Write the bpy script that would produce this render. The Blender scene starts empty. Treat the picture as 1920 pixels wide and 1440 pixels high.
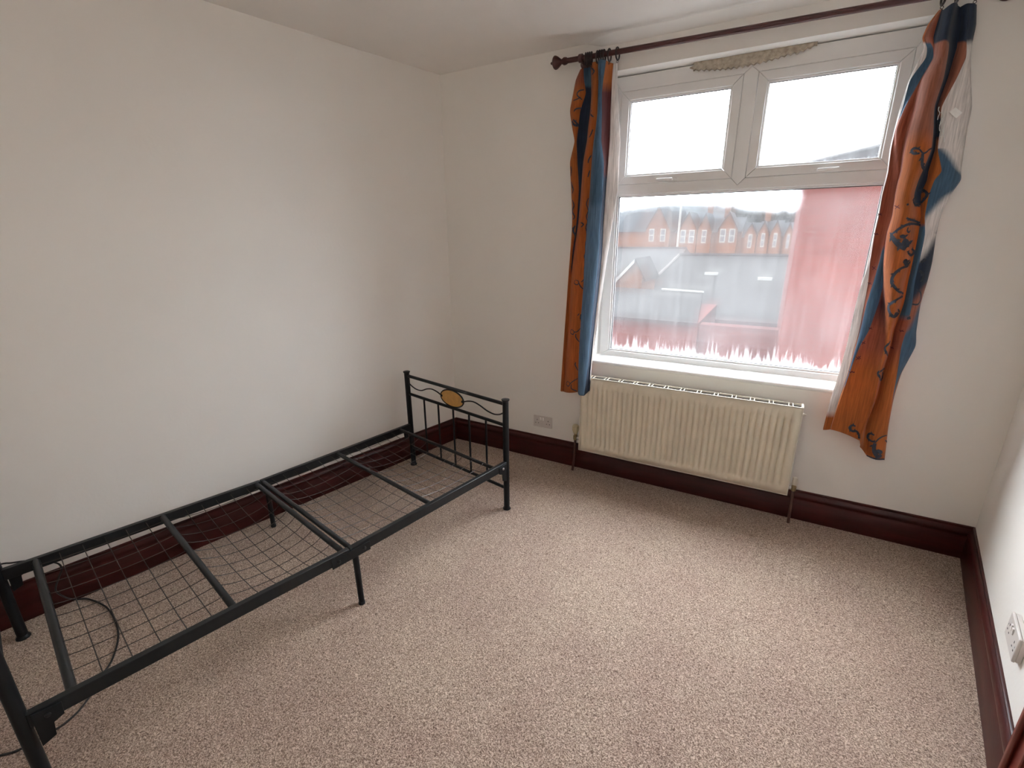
import bpy, bmesh, math, random
from mathutils import Vector, Matrix, noise

random.seed(7)
scene = bpy.context.scene
COL = scene.collection

# ---------------------------------------------------------------- camera
CX, CY, CZ = 2.1163, -2.8408, 1.5629
YAW, PITCH, ROLL = 0.5118, -0.3059, 0.0084
cam_data = bpy.data.cameras.new('camera')
cam_data.sensor_fit = 'HORIZONTAL'
cam_data.sensor_width = 36.0
cam_data.lens = 875.03 / 1920.0 * 36.0
cam_data.clip_start = 0.02
cam_data.clip_end = 1000.0
cam = bpy.data.objects.new('camera', cam_data)
COL.objects.link(cam)
_m = (Matrix.Rotation(YAW, 3, 'Z') @ Matrix.Rotation(PITCH, 3, 'X') @ Matrix.Rotation(ROLL, 3, 'Y'))
_r, _f, _u = _m.col[0], _m.col[1], _m.col[2]
cam.matrix_world = Matrix(((_r.x, _u.x, -_f.x, CX), (_r.y, _u.y, -_f.y, CY), (_r.z, _u.z, -_f.z, CZ), (0, 0, 0, 1)))
scene.camera = cam

# ---------------------------------------------------------------- view
scene.view_settings.view_transform = 'Standard'
scene.view_settings.look = 'None'
scene.view_settings.gamma = 1.0
scene.view_settings.use_curve_mapping = False
scene.view_settings.exposure = 0.2
scene.cycles.diffuse_bounces = 10
scene.cycles.max_bounces = 16
scene.cycles.transparent_max_bounces = 16

# ---------------------------------------------------------------- sky: bright overcast, a little lighter overhead
SKY_STRENGTH = 29.0
world = bpy.data.worlds.new('overcast_sky')
scene.world = world
world.use_nodes = True
wn, wl = world.node_tree.nodes, world.node_tree.links
wn.clear()
w_out = wn.new('ShaderNodeOutputWorld')
w_bg = wn.new('ShaderNodeBackground')
w_bg.inputs['Strength'].default_value = SKY_STRENGTH
w_tc = wn.new('ShaderNodeTexCoord')
w_sep = wn.new('ShaderNodeSeparateXYZ')
wl.new(w_tc.outputs['Generated'], w_sep.inputs[0])
w_ramp = wn.new('ShaderNodeValToRGB')
w_ramp.color_ramp.elements[0].position = 0.0
w_ramp.color_ramp.elements[0].color = (0.62, 0.63, 0.65, 1)
w_ramp.color_ramp.elements[1].position = 1.0
w_ramp.color_ramp.elements[1].color = (1.25, 1.26, 1.28, 1)
wl.new(w_sep.outputs['Z'], w_ramp.inputs['Fac'])
w_noise = wn.new('ShaderNodeTexNoise')
w_noise.inputs['Scale'].default_value = 3.0
w_noise.inputs['Detail'].default_value = 5.0
w_map = wn.new('ShaderNodeMapping')
w_map.inputs['Scale'].default_value = (1, 1, 2.4)
wl.new(w_tc.outputs['Generated'], w_map.inputs[0])
wl.new(w_map.outputs[0], w_noise.inputs['Vector'])
w_cr = wn.new('ShaderNodeValToRGB')
w_cr.color_ramp.elements[0].position = 0.35
w_cr.color_ramp.elements[0].color = (0.74, 0.80, 0.88, 1)
w_cr.color_ramp.elements[1].position = 0.62
w_cr.color_ramp.elements[1].color = (1.0, 1.0, 1.0, 1)
wl.new(w_noise.outputs['Fac'], w_cr.inputs['Fac'])
w_mul = wn.new('ShaderNodeMix')
w_mul.data_type = 'RGBA'
w_mul.blend_type = 'MULTIPLY'
w_mul.inputs[0].default_value = 1.0
wl.new(w_ramp.outputs[0], w_mul.inputs[6])
wl.new(w_cr.outputs[0], w_mul.inputs[7])
wl.new(w_mul.outputs[2], w_bg.inputs['Color'])
wl.new(w_bg.outputs[0], w_out.inputs[0])
world.cycles.sampling_method = 'MANUAL'
world.cycles.sample_map_resolution = 1024

# ---------------------------------------------------------------- weak sun through cloud, from behind the house (it lights the far houses, not the room)
sun_data = bpy.data.lights.new('hazy_sun', 'SUN')
sun_data.energy = 1.6
sun_data.angle = math.radians(8)
sun_data.color = (1.0, 0.95, 0.86)
sun = bpy.data.objects.new('hazy_sun', sun_data)
sun.rotation_euler = Vector((0.45, 0.72, -0.62)).to_track_quat('-Z', 'Y').to_euler()
COL.objects.link(sun)


# ================================================================ helpers
class G:
    """collects verts and faces of one mesh"""
    def __init__(s):
        s.v, s.f = [], []

    def add(s, vs, fs):
        o = len(s.v)
        s.v += [Vector(p) for p in vs]
        s.f += [tuple(i + o for i in f) for f in fs]
        return s

    def box(s, a, b):
        x0, y0, z0 = a
        x1, y1, z1 = b
        return s.add([(x0, y0, z0), (x1, y0, z0), (x1, y1, z0), (x0, y1, z0), (x0, y0, z1), (x1, y0, z1), (x1, y1, z1), (x0, y1, z1)],
                     [(0, 3, 2, 1), (4, 5, 6, 7), (0, 1, 5, 4), (1, 2, 6, 5), (2, 3, 7, 6), (3, 0, 4, 7)])

    def prism(s, poly, axis, a0, a1):
        """poly in the two other axes, extruded along axis"""
        n = len(poly)
        def P(p, a):
            if axis == 'y': return (p[0], a, p[1])
            if axis == 'x': return (a, p[0], p[1])
            return (p[0], p[1], a)
        vs = [P(p, a0) for p in poly] + [P(p, a1) for p in poly]
        fs = [tuple(range(n)), tuple(range(2 * n - 1, n - 1, -1))] + [(i, (i + 1) % n, n + (i + 1) % n, n + i) for i in range(n)]
        return s.add(vs, fs)

    def path(s, pts, r, n=8, caps=True, closed=False):
        pts = [Vector(p) for p in pts]
        rs = r if isinstance(r, (list, tuple)) else [r] * len(pts)
        m = len(pts)
        rings, up = [], None
        for i, p in enumerate(pts):
            if closed:
                t = pts[(i + 1) % m] - pts[i - 1]
            else:
                t = pts[min(i + 1, m - 1)] - pts[max(i - 1, 0)]
            t.normalize()
            if up is None:
                up = Vector((0, 0, 1)) if abs(t.z) < 0.9 else Vector((1, 0, 0))
            a = t.cross(up).normalized()
            b = a.cross(t).normalized()
            up = b
            rings.append([p + (a * math.cos(2 * math.pi * k / n) + b * math.sin(2 * math.pi * k / n)) * rs[i] for k in range(n)])
        fs = []
        for i in range(m if closed else m - 1):
            j = (i + 1) % m
            for k in range(n):
                fs.append((i * n + k, i * n + (k + 1) % n, j * n + (k + 1) % n, j * n + k))
        if caps and not closed:
            fs.append(tuple(range(n - 1, -1, -1)))
            fs.append(tuple((m - 1) * n + k for k in range(n)))
        return s.add([v for q in rings for v in q], fs)

    def tube(s, a, b, r, n=10):
        return s.path([a, b], r, n)

    def lathe(s, prof, c, axis=(0, 0, 1), n=20):
        """prof: (distance along axis, radius)"""
        ax = Vector(axis).normalized()
        up = Vector((0, 0, 1)) if abs(ax.z) < 0.9 else Vector((1, 0, 0))
        a = ax.cross(up).normalized()
        b = a.cross(ax)
        c = Vector(c)
        vs = []
        for h, r in prof:
            for k in range(n):
                t = 2 * math.pi * k / n
                vs.append(c + ax * h + (a * math.cos(t) + b * math.sin(t)) * max(r, 1e-5))
        fs = []
        for i in range(len(prof) - 1):
            for k in range(n):
                fs.append((i * n + k, i * n + (k + 1) % n, (i + 1) * n + (k + 1) % n, (i + 1) * n + k))
        fs.append(tuple(range(n - 1, -1, -1)))
        fs.append(tuple((len(prof) - 1) * n + k for k in range(n)))
        return s.add(vs, fs)

    def torus(s, c, R, r, axis=(1, 0, 0), n=24, m=8):
        ax = Vector(axis).normalized()
        up = Vector((0, 0, 1)) if abs(ax.z) < 0.9 else Vector((1, 0, 0))
        a = ax.cross(up).normalized()
        b = a.cross(ax)
        pts = [Vector(c) + (a * math.cos(2 * math.pi * i / n) + b * math.sin(2 * math.pi * i / n)) * R for i in range(n)]
        vs, fs = [], []
        for i, p in enumerate(pts):
            d = (p - Vector(c)).normalized()
            for k in range(m):
                t = 2 * math.pi * k / m
                vs.append(p + d * r * math.cos(t) + ax * r * math.sin(t))
        for i in range(n):
            j = (i + 1) % n
            for k in range(m):
                fs.append((i * m + k, i * m + (k + 1) % m, j * m + (k + 1) % m, j * m + k))
        return s.add(vs, fs)

    def xf(s, M):
        s.v = [M @ p for p in s.v]
        return s


def mesh_from(name, g, mat, recalc=True, angle=38):
    me = bpy.data.meshes.new(name)
    me.from_pydata([tuple(p) for p in g.v], [], g.f)
    if recalc:
        bm = bmesh.new()
        bm.from_mesh(me)
        bmesh.ops.recalc_face_normals(bm, faces=bm.faces)
        bm.to_mesh(me)
        bm.free()
    me.polygons.foreach_set('use_smooth', [True] * len(me.polygons))
    me.set_sharp_from_angle(angle=math.radians(angle))
    if mat is not None:
        me.materials.append(mat)
    me.update()
    return me


def tag(o, label=None, cat=None, group=None, kind=None):
    if label: o['label'] = label
    if cat: o['category'] = cat
    if group: o['group'] = group
    if kind: o['kind'] = kind
    return o


def root(name, loc=(0, 0, 0), rz=0.0):
    o = bpy.data.objects.new(name, None)
    o.empty_display_size = 0.1
    COL.objects.link(o)
    o.location = loc
    o.rotation_euler = (0, 0, rz)
    return o


def root_matrix(o):
    return Matrix.Translation(o.location) @ Matrix.Rotation(o.rotation_euler.z, 4, 'Z')


ROOTS = {}


def part(name, g, mat, parent, bevel=0.0, local=False, recalc=True, angle=38):
    """a mesh child; g is in world coordinates unless local"""
    if not local:
        p, M = parent, Matrix.Identity(4)
        chain = []
        while p is not None:
            chain.append(p)
            p = p.parent
        for q in reversed(chain):
            M = M @ root_matrix(q)
        g.xf(M.inverted())
    o = bpy.data.objects.new(name, mesh_from(name, g, mat, recalc, angle))
    COL.objects.link(o)
    o.parent = parent
    if bevel:
        b = o.modifiers.new('bevel', 'BEVEL')
        b.width = bevel
        b.segments = 2
        b.limit_method = 'ANGLE'
    return o


def solo(name, g, mat, bevel=0.0, recalc=True, angle=38):
    """a top-level thing that is one mesh, its origin at the bottom centre"""
    lo = Vector([min(p[i] for p in g.v) for i in range(3)])
    hi = Vector([max(p[i] for p in g.v) for i in range(3)])
    c = Vector(((lo.x + hi.x) / 2, (lo.y + hi.y) / 2, lo.z))
    g.v = [p - c for p in g.v]
    o = bpy.data.objects.new(name, mesh_from(name, g, mat, recalc, angle))
    COL.objects.link(o)
    o.location = c
    if bevel:
        b = o.modifiers.new('bevel', 'BEVEL')
        b.width = bevel
        b.segments = 2
        b.limit_method = 'ANGLE'
    return o


def struct(name, g, mat, bevel=0.0, label=None):
    o = solo(name, g, mat, bevel)
    return tag(o, label, None, None, 'structure')


def catmull(pts, sub=8):
    P = [Vector(p) for p in pts]
    out = []
    for i in range(len(P) - 1):
        p0, p1, p2, p3 = P[max(i - 1, 0)], P[i], P[i + 1], P[min(i + 2, len(P) - 1)]
        for k in range(sub):
            t = k / sub
            out.append(0.5 * ((2 * p1) + (p2 - p0) * t + (2 * p0 - 5 * p1 + 4 * p2 - p3) * t * t + (3 * p1 - p0 - 3 * p2 + p3) * t ** 3))
    out.append(P[-1])
    return out


# ================================================================ materials
MATS = {}


def nodes_of(m):
    m.use_nodes = True
    nt = m.node_tree
    nt.nodes.clear()
    out = nt.nodes.new('ShaderNodeOutputMaterial')
    return nt.nodes, nt.links, out


def plain(name, col, rough=0.5, var=0.06, scale=30.0, bump=0.0, bump_scale=200.0, metallic=0.0, spec=0.5, col2=None, stretch=(1, 1, 1), detail=4.0):
    """principled material with a procedural tone variation and fine relief"""
    m = bpy.data.materials.new(name)
    N, L, out = nodes_of(m)
    b = N.new('ShaderNodeBsdfPrincipled')
    tc = N.new('ShaderNodeTexCoord')
    mp = N.new('ShaderNodeMapping')
    mp.inputs['Scale'].default_value = stretch
    L.new(tc.outputs['Object'], mp.inputs[0])
    nz = N.new('ShaderNodeTexNoise')
    nz.inputs['Scale'].default_value = scale
    nz.inputs['Detail'].default_value = detail
    L.new(mp.outputs[0], nz.inputs['Vector'])
    cr = N.new('ShaderNodeValToRGB')
    cr.color_ramp.elements[0].position = 0.3
    cr.color_ramp.elements[1].position = 0.7
    c2 = col2 if col2 else tuple(min(1, c * (1 + var)) for c in col)
    c1 = col if col2 else tuple(c * (1 - var) for c in col)
    cr.color_ramp.elements[0].color = (*c1, 1)
    cr.color_ramp.elements[1].color = (*c2, 1)
    L.new(nz.outputs['Fac'], cr.inputs['Fac'])
    L.new(cr.outputs[0], b.inputs['Base Color'])
    b.inputs['Roughness'].default_value = rough
    b.inputs['Metallic'].default_value = metallic
    b.inputs['Specular IOR Level'].default_value = spec
    if bump > 0:
        n2 = N.new('ShaderNodeTexNoise')
        n2.inputs['Scale'].default_value = bump_scale
        n2.inputs['Detail'].default_value = 3.0
        L.new(mp.outputs[0], n2.inputs['Vector'])
        bp = N.new('ShaderNodeBump')
        bp.inputs['Strength'].default_value = bump
        bp.inputs['Distance'].default_value = 0.004
        L.new(n2.outputs['Fac'], bp.inputs['Height'])
        L.new(bp.outputs[0], b.inputs['Normal'])
    L.new(b.outputs[0], out.inputs[0])
    MATS[name] = m
    return m


WALL = plain('wall_paint', (0.84, 0.82, 0.78), 0.75, 0.015, 2.2, 0.12, 60.0, spec=0.25)
CEIL = plain('ceiling_paint', (0.84, 0.82, 0.785), 0.8, 0.02, 3.0, 0.10, 40.0, spec=0.2)
TRIMW = plain('white_gloss_paint', (0.86, 0.86, 0.84), 0.35, 0.02, 20.0)
UPVC = plain('white_upvc', (0.80, 0.80, 0.79), 0.3, 0.02, 12.0)
SKIRT = plain('mahogany_gloss', (0.040, 0.0060, 0.0048), 0.34, 0.35, 5.0, 0.08, 60.0, spec=0.32, stretch=(1, 1, 6))
DOORM = plain('mahogany_door', (0.135, 0.022, 0.015), 0.34, 0.3, 4.0, 0.08, 40.0, stretch=(6, 6, 1))
POLE = plain('dark_wood_pole', (0.060, 0.016, 0.014), 0.38, 0.3, 20.0, 0.05, 60.0, stretch=(1, 8, 8))
RINGM = plain('dark_ring_wood', (0.022, 0.012, 0.012), 0.4, 0.2, 60.0)
BLACK = plain('black_enamel', (0.0048, 0.0064, 0.0080), 0.45, 0.25, 25.0, 0.05, 250.0, spec=0.3)
BLACKW = plain('worn_black_enamel', (0.0058, 0.0075, 0.0092), 0.36, 0.3, 14.0, 0.05, 250.0, col2=(0.010, 0.012, 0.0135), spec=0.35, stretch=(1, 3, 1))
WIREM = plain('dark_brown_wire', (0.020, 0.0125, 0.0095), 0.5, 0.2, 60.0)
AMBER = plain('amber_plaque', (0.52, 0.27, 0.065), 0.45, 0.12, 40.0)
RADM = plain('cream_enamel', (0.76, 0.69, 0.55), 0.42, 0.06, 9.0)
RADI = plain('cream_enamel_edge', (0.70, 0.66, 0.56), 0.4, 0.04, 30.0)
RADG = plain('radiator_inside', (0.11, 0.10, 0.085), 0.7, 0.2, 30.0)
BRASS = plain('dull_brass', (0.33, 0.25, 0.13), 0.4, 0.2, 80.0, metallic=0.7)
VALVE = plain('aged_plastic', (0.50, 0.44, 0.29), 0.45, 0.1, 80.0)
COPPER = plain('painted_pipe', (0.085, 0.042, 0.034), 0.4, 0.25, 60.0)
SOCK = plain('socket_plastic', (0.62, 0.58, 0.55), 0.35, 0.02, 60.0)
SOCKR = plain('socket_rocker', (0.80, 0.78, 0.75), 0.3, 0.02, 60.0)
SLOT = plain('socket_slot', (0.015, 0.012, 0.010), 0.6, 0.2, 90.0)
CABLE = plain('black_cable', (0.012, 0.012, 0.013), 0.45, 0.2, 90.0)
FILL = plain('crumbling_filler', (0.30, 0.25, 0.19), 0.9, 0.3, 45.0, 0.9, 130.0, col2=(0.55, 0.49, 0.40))
SEALG = plain('grey_seal', (0.22, 0.22, 0.22), 0.6, 0.1, 60.0)
SEAL = plain('black_seal', (0.03, 0.03, 0.03), 0.6, 0.2, 60.0)
CHROME = plain('steel', (0.55, 0.55, 0.54), 0.3, 0.05, 60.0, metallic=0.9)
LABELM = plain('white_label', (0.85, 0.85, 0.83), 0.7, 0.03, 200.0)
PRINT = plain('printed_navy', (0.034, 0.042, 0.062), 0.85, 0.3, 120.0)
PRINTM = plain('printed_maroon', (0.10, 0.015, 0.02), 0.85, 0.3, 120.0)


def carpet_material():
    m = bpy.data.materials.new('twist_pile_carpet')
    N, L, out = nodes_of(m)
    b = N.new('ShaderNodeBsdfPrincipled')
    b.inputs['Roughness'].default_value = 0.95
    b.inputs['Specular IOR Level'].default_value = 0.1
    b.inputs['Sheen Weight'].default_value = 0.15
    tc = N.new('ShaderNodeTexCoord')
    wob = N.new('ShaderNodeTexNoise')
    wob.inputs['Scale'].default_value = 60.0
    L.new(tc.outputs['Object'], wob.inputs['Vector'])
    mixv = N.new('ShaderNodeMix')
    mixv.data_type = 'RGBA'
    mixv.inputs[0].default_value = 0.02
    L.new(tc.outputs['Object'], mixv.inputs[6])
    L.new(wob.outputs['Color'], mixv.inputs[7])
    nz = N.new('ShaderNodeTexNoise')
    nz.inputs['Scale'].default_value = 230.0
    nz.inputs['Detail'].default_value = 2.5
    nz.inputs['Roughness'].default_value = 0.55
    L.new(mixv.outputs[2], nz.inputs['Vector'])
    cr = N.new('ShaderNodeValToRGB')
    e = cr.color_ramp.elements
    e[0].position = 0.36
    e[0].color = (0.150, 0.098, 0.072, 1)
    e[1].position = 0.64
    e[1].color = (0.66, 0.525, 0.425, 1)
    k = cr.color_ramp.elements.new(0.5)
    k.color = (0.36, 0.268, 0.213, 1)
    L.new(nz.outputs['Fac'], cr.inputs['Fac'])
    big = N.new('ShaderNodeTexNoise')
    big.inputs['Scale'].default_value = 3.2
    big.inputs['Detail'].default_value = 4.0
    L.new(tc.outputs['Object'], big.inputs['Vector'])
    cb = N.new('ShaderNodeValToRGB')
    cb.color_ramp.elements[0].position = 0.35
    cb.color_ramp.elements[0].color = (0.90, 0.86, 0.86, 1)
    cb.color_ramp.elements[1].position = 0.65
    cb.color_ramp.elements[1].color = (1.0, 1.0, 0.98, 1)
    L.new(big.outputs['Fac'], cb.inputs['Fac'])
    mu = N.new('ShaderNodeMix')
    mu.data_type = 'RGBA'
    mu.blend_type = 'MULTIPLY'
    mu.inputs[0].default_value = 1.0
    L.new(cr.outputs[0], mu.inputs[6])
    L.new(cb.outputs[0], mu.inputs[7])
    L.new(mu.outputs[2], b.inputs['Base Color'])
    bp = N.new('ShaderNodeBump')
    bp.inputs['Strength'].default_value = 0.8
    bp.inputs['Distance'].default_value = 0.006
    L.new(nz.outputs['Fac'], bp.inputs['Height'])
    L.new(bp.outputs[0], b.inputs['Normal'])
    L.new(b.outputs[0], out.inputs[0])
    return m


CARPET = carpet_material()


def fabric_material(name, lining=False):
    """woven cotton; the printed colour, with some painted light, comes from the cloth's own colour attribute"""
    m = bpy.data.materials.new(name)
    N, L, out = nodes_of(m)
    at = N.new('ShaderNodeAttribute')
    at.attribute_name = 'print'
    tc = N.new('ShaderNodeTexCoord')
    mp = N.new('ShaderNodeMapping')
    mp.inputs['Scale'].default_value = (1, 1, 0.06)
    L.new(tc.outputs['Object'], mp.inputs[0])
    nz = N.new('ShaderNodeTexNoise')
    nz.inputs['Scale'].default_value = 160.0
    nz.inputs['Detail'].default_value = 4.0
    L.new(mp.outputs[0], nz.inputs['Vector'])
    cr = N.new('ShaderNodeValToRGB')
    cr.color_ramp.elements[0].position = 0.3
    cr.color_ramp.elements[0].color = (0.72, 0.72, 0.72, 1)
    cr.color_ramp.elements[1].position = 0.7
    cr.color_ramp.elements[1].color = (1.15, 1.15, 1.15, 1)
    L.new(nz.outputs['Fac'], cr.inputs['Fac'])
    mu = N.new('ShaderNodeMix')
    mu.data_type = 'RGBA'
    mu.blend_type = 'MULTIPLY'
    mu.inputs[0].default_value = 1.0
    L.new(at.outputs['Color'], mu.inputs[6])
    L.new(cr.outputs[0], mu.inputs[7])
    b = N.new('ShaderNodeBsdfPrincipled')
    b.inputs['Roughness'].default_value = 0.8
    b.inputs['Specular IOR Level'].default_value = 0.25
    b.inputs['Sheen Weight'].default_value = 0.2
    L.new(mu.outputs[2], b.inputs['Base Color'])
    tr = N.new('ShaderNodeBsdfTranslucent')
    L.new(mu.outputs[2], tr.inputs['Color'])
    mx = N.new('ShaderNodeMixShader')
    mx.inputs[0].default_value = 0.26
    L.new(b.outputs[0], mx.inputs[1])
    L.new(tr.outputs[0], mx.inputs[2])
    bp = N.new('ShaderNodeBump')
    bp.inputs['Strength'].default_value = 0.25
    bp.inputs['Distance'].default_value = 0.002
    L.new(nz.outputs['Fac'], bp.inputs['Height'])
    L.new(bp.outputs[0], b.inputs['Normal'])
    L.new(mx.outputs[0], out.inputs[0])
    return m


CLOTH = fabric_material('printed_cotton')


def misted_glass(name, haze, fringe, streak, blur):
    """glass with a film of condensation; local z is the height above the pane's lower edge"""
    m = bpy.data.materials.new(name)
    N, L, out = nodes_of(m)
    tc = N.new('ShaderNodeTexCoord')
    sp = N.new('ShaderNodeSeparateXYZ')
    L.new(tc.outputs['Object'], sp.inputs[0])

    def math_(op, a, b=None, c=None):
        n = N.new('ShaderNodeMath')
        n.operation = op
        for i, x in enumerate((a, b, c)):
            if x is None: continue
            if isinstance(x, (int, float)): n.inputs[i].default_value = x
            else: L.new(x, n.inputs[i])
        return n.outputs[0]

    def nz(scale_vec, detail=3.0):
        mp = N.new('ShaderNodeMapping')
        mp.inputs['Scale'].default_value = scale_vec
        L.new(tc.outputs['Object'], mp.inputs[0])
        t = N.new('ShaderNodeTexNoise')
        t.inputs['Scale'].default_value = 1.0
        t.inputs['Detail'].default_value = detail
        L.new(mp.outputs[0], t.inputs['Vector'])
        return t.outputs['Fac']

    # runs of water at the foot of the pane
    edge = nz((75, 75, 6), 2.0)
    tall = nz((9, 9, 0.0), 2.0)
    h = math_('MULTIPLY', math_('POWER', edge, 2.6), math_('MULTIPLY', tall, fringe * 7.0))
    h = math_('ADD', h, 0.004)
    foot = N.new('ShaderNodeMapRange')
    foot.interpolation_type = 'SMOOTHSTEP'
    L.new(math_('DIVIDE', sp.outputs['Z'], h), foot.inputs['Value'])
    foot.inputs['From Min'].default_value = 0.35
    foot.inputs['From Max'].default_value = 1.15
    foot.inputs['To Min'].default_value = 0.085
    foot.inputs['To Max'].default_value = 0.0
    # film: patches, fine droplets and vertical tracks
    patch = nz((2.6, 2.6, 2.0), 3.0)
    drops = nz((260, 260, 200), 2.0)
    tracks = nz((46, 46, 2.2), 4.0)
    a = math_('MULTIPLY', math_('SUBTRACT', patch, 0.5), 0.045)
    b_ = math_('MULTIPLY', math_('SUBTRACT', drops, 0.5), 0.06)
    c = math_('MULTIPLY', math_('SUBTRACT', tracks, 0.5), streak)
    f = math_('ADD', math_('ADD', math_('ADD', a, b_), c), haze)
    f = math_('ADD', f, foot.outputs[0])
    cl = N.new('ShaderNodeClamp')
    cl.inputs['Min'].default_value = 0.006
    cl.inputs['Max'].default_value = 0.92
    L.new(f, cl.inputs['Value'])
    tr = N.new('ShaderNodeBsdfTransparent')
    tr.inputs['Color'].default_value = (0.95, 0.96, 0.96, 1)
    tl = N.new('ShaderNodeBsdfTranslucent')
    tl.inputs['Color'].default_value = (0.86, 0.87, 0.88, 1)
    df = N.new('ShaderNodeBsdfDiffuse')
    df.inputs['Color'].default_value = (0.8, 0.8, 0.8, 1)
    m1 = N.new('ShaderNodeMixShader')
    m1.inputs[0].default_value = 0.15
    L.new(tl.outputs[0], m1.inputs[1])
    L.new(df.outputs[0], m1.inputs[2])
    rf = N.new('ShaderNodeBsdfRefraction')       # the droplets blur part of the view
    rf.inputs['IOR'].default_value = 1.10
    rf.inputs['Roughness'].default_value = 0.26
    rf.inputs['Color'].default_value = (0.95, 0.95, 0.95, 1)
    m0 = N.new('ShaderNodeMixShader')
    m0.inputs[0].default_value = blur
    L.new(tr.outputs[0], m0.inputs[1])
    L.new(rf.outputs[0], m0.inputs[2])
    m2 = N.new('ShaderNodeMixShader')
    L.new(cl.outputs[0], m2.inputs[0])
    L.new(m0.outputs[0], m2.inputs[1])
    L.new(m1.outputs[0], m2.inputs[2])
    gl = N.new('ShaderNodeBsdfGlossy')
    gl.inputs['Roughness'].default_value = 0.08
    m3 = N.new('ShaderNodeMixShader')
    m3.inputs[0].default_value = 0.03
    L.new(m2.outputs[0], m3.inputs[1])
    L.new(gl.outputs[0], m3.inputs[2])
    L.new(m3.outputs[0], out.inputs[0])
    return m


GLASS_LOW = misted_glass('misted_glass_large', 0.024, 0.085, 0.020, 0.30)
GLASS_UP = misted_glass('misted_glass_small', 0.025, 0.02, 0.04, 0.08)


def brick_material(name, c1, c2, mortar, scale, rough=0.9):
    m = bpy.data.materials.new(name)
    N, L, out = nodes_of(m)
    b = N.new('ShaderNodeBsdfPrincipled')
    b.inputs['Roughness'].default_value = rough
    b.inputs['Specular IOR Level'].default_value = 0.03
    tc = N.new('ShaderNodeTexCoord')
    sp = N.new('ShaderNodeSeparateXYZ')
    L.new(tc.outputs['Object'], sp.inputs[0])
    ad = N.new('ShaderNodeMath')
    ad.operation = 'ADD'
    L.new(sp.outputs['X'], ad.inputs[0])
    L.new(sp.outputs['Y'], ad.inputs[1])
    cb = N.new('ShaderNodeCombineXYZ')
    L.new(ad.outputs[0], cb.inputs['X'])
    L.new(sp.outputs['Z'], cb.inputs['Y'])
    br = N.new('ShaderNodeTexBrick')
    br.inputs['Color1'].default_value = (*c1, 1)
    br.inputs['Color2'].default_value = (*c2, 1)
    br.inputs['Mortar'].default_value = (*mortar, 1)
    br.inputs['Scale'].default_value = scale
    br.inputs['Mortar Size'].default_value = 0.012
    br.inputs['Brick Width'].default_value = 0.5
    br.inputs['Row Height'].default_value = 0.17
    L.new(cb.outputs[0], br.inputs['Vector'])
    nz = N.new('ShaderNodeTexNoise')
    nz.inputs['Scale'].default_value = 0.9
    nz.inputs['Detail'].default_value = 5.0
    L.new(tc.outputs['Object'], nz.inputs['Vector'])
    cr = N.new('ShaderNodeValToRGB')
    cr.color_ramp.elements[0].position = 0.3
    cr.color_ramp.elements[0].color = (0.82, 0.82, 0.82, 1)
    cr.color_ramp.elements[1].position = 0.7
    cr.color_ramp.elements[1].color = (1.15, 1.12, 1.1, 1)
    L.new(nz.outputs['Fac'], cr.inputs['Fac'])
    mu = N.new('ShaderNodeMix')
    mu.data_type = 'RGBA'
    mu.blend_type = 'MULTIPLY'
    mu.inputs[0].default_value = 1.0
    L.new(br.outputs['Color'], mu.inputs[6])
    L.new(cr.outputs[0], mu.inputs[7])
    L.new(mu.outputs[2], b.inputs['Base Color'])
    L.new(b.outputs[0], out.inputs[0])
    return m


BRICK = brick_material('red_brick', (0.031, 0.0062, 0.0046), (0.0255, 0.0050, 0.0038), (0.028, 0.0125, 0.0095), 2.2)
BRICKO = brick_material('orange_brick', (0.036, 0.0135, 0.0060), (0.030, 0.011, 0.0048), (0.034, 0.020, 0.014), 2.2)
SLATE = plain('slate_roof', (0.0056, 0.0050, 0.0047), 0.9, 0.2, 6.0, 0.2, 20.0, spec=0.03, stretch=(1, 4, 4))
SLATE2 = plain('dark_slate_roof', (0.0050, 0.0052, 0.0058), 0.9, 0.2, 3.0, spec=0.03)
FARWHITE = plain('white_painted_wood', (0.085, 0.085, 0.08), 0.8, 0.05, 4.0, spec=0.1)
FARGLASS = plain('dark_far_glass', (0.02, 0.022, 0.024), 0.5, 0.1, 4.0, spec=0.1)
HILLM = plain('hazy_hill', (0.0070, 0.0086, 0.0096), 0.95, spec=0.02, var=0.3, scale=0.06, detail=6.0)
LEAFM = plain('winter_tree', (0.008, 0.008, 0.0075), 0.95, 0.4, 2.0, spec=0.02)
GROUND = plain('yard_concrete', (0.035, 0.032, 0.03), 0.95, 0.2, 1.5, spec=0.02)


def fill_glow_material(name, col, strength):
    m = bpy.data.materials.new(name)
    N, L, out = nodes_of(m)
    em = N.new('ShaderNodeEmission')
    em.inputs['Color'].default_value = (*col, 1)
    em.inputs['Strength'].default_value = strength
    L.new(em.outputs[0], out.inputs[0])
    return m


FILLGLOW = fill_glow_material('fill_globe_glow', (1.0, 0.95, 0.88), 13.0)  # glow of the added, unseen fill lamp

# ================================================================ the room
H = 2.5726
W = 3.1366
LSL, RSL = 0.2144, 0.1846             # the side walls run back at a slant from the window wall
A = Vector((0, 0, 0))
B = Vector((W, 0, 0))
YB_L, YB_R = -3.95, -3.35
D = Vector((LSL * YB_L, YB_L, 0))     # back left
E_ = Vector((W + RSL * YB_R, YB_R, 0))  # back right
uL = Vector((-LSL, -1, 0)).normalized()
nL = Vector((1, -LSL, 0)).normalized()
uR = Vector((-RSL, -1, 0)).normalized()
nR = Vector((-1, RSL, 0)).normalized()
uB = (E_ - D).normalized()
nB = Vector((-uB.y, uB.x, 0))


def frame(o, u, n):
    return Matrix(((u.x, n.x, 0, o.x), (u.y, n.y, 0, o.y), (0, 0, 1, 0), (0, 0, 0, 1)))


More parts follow.
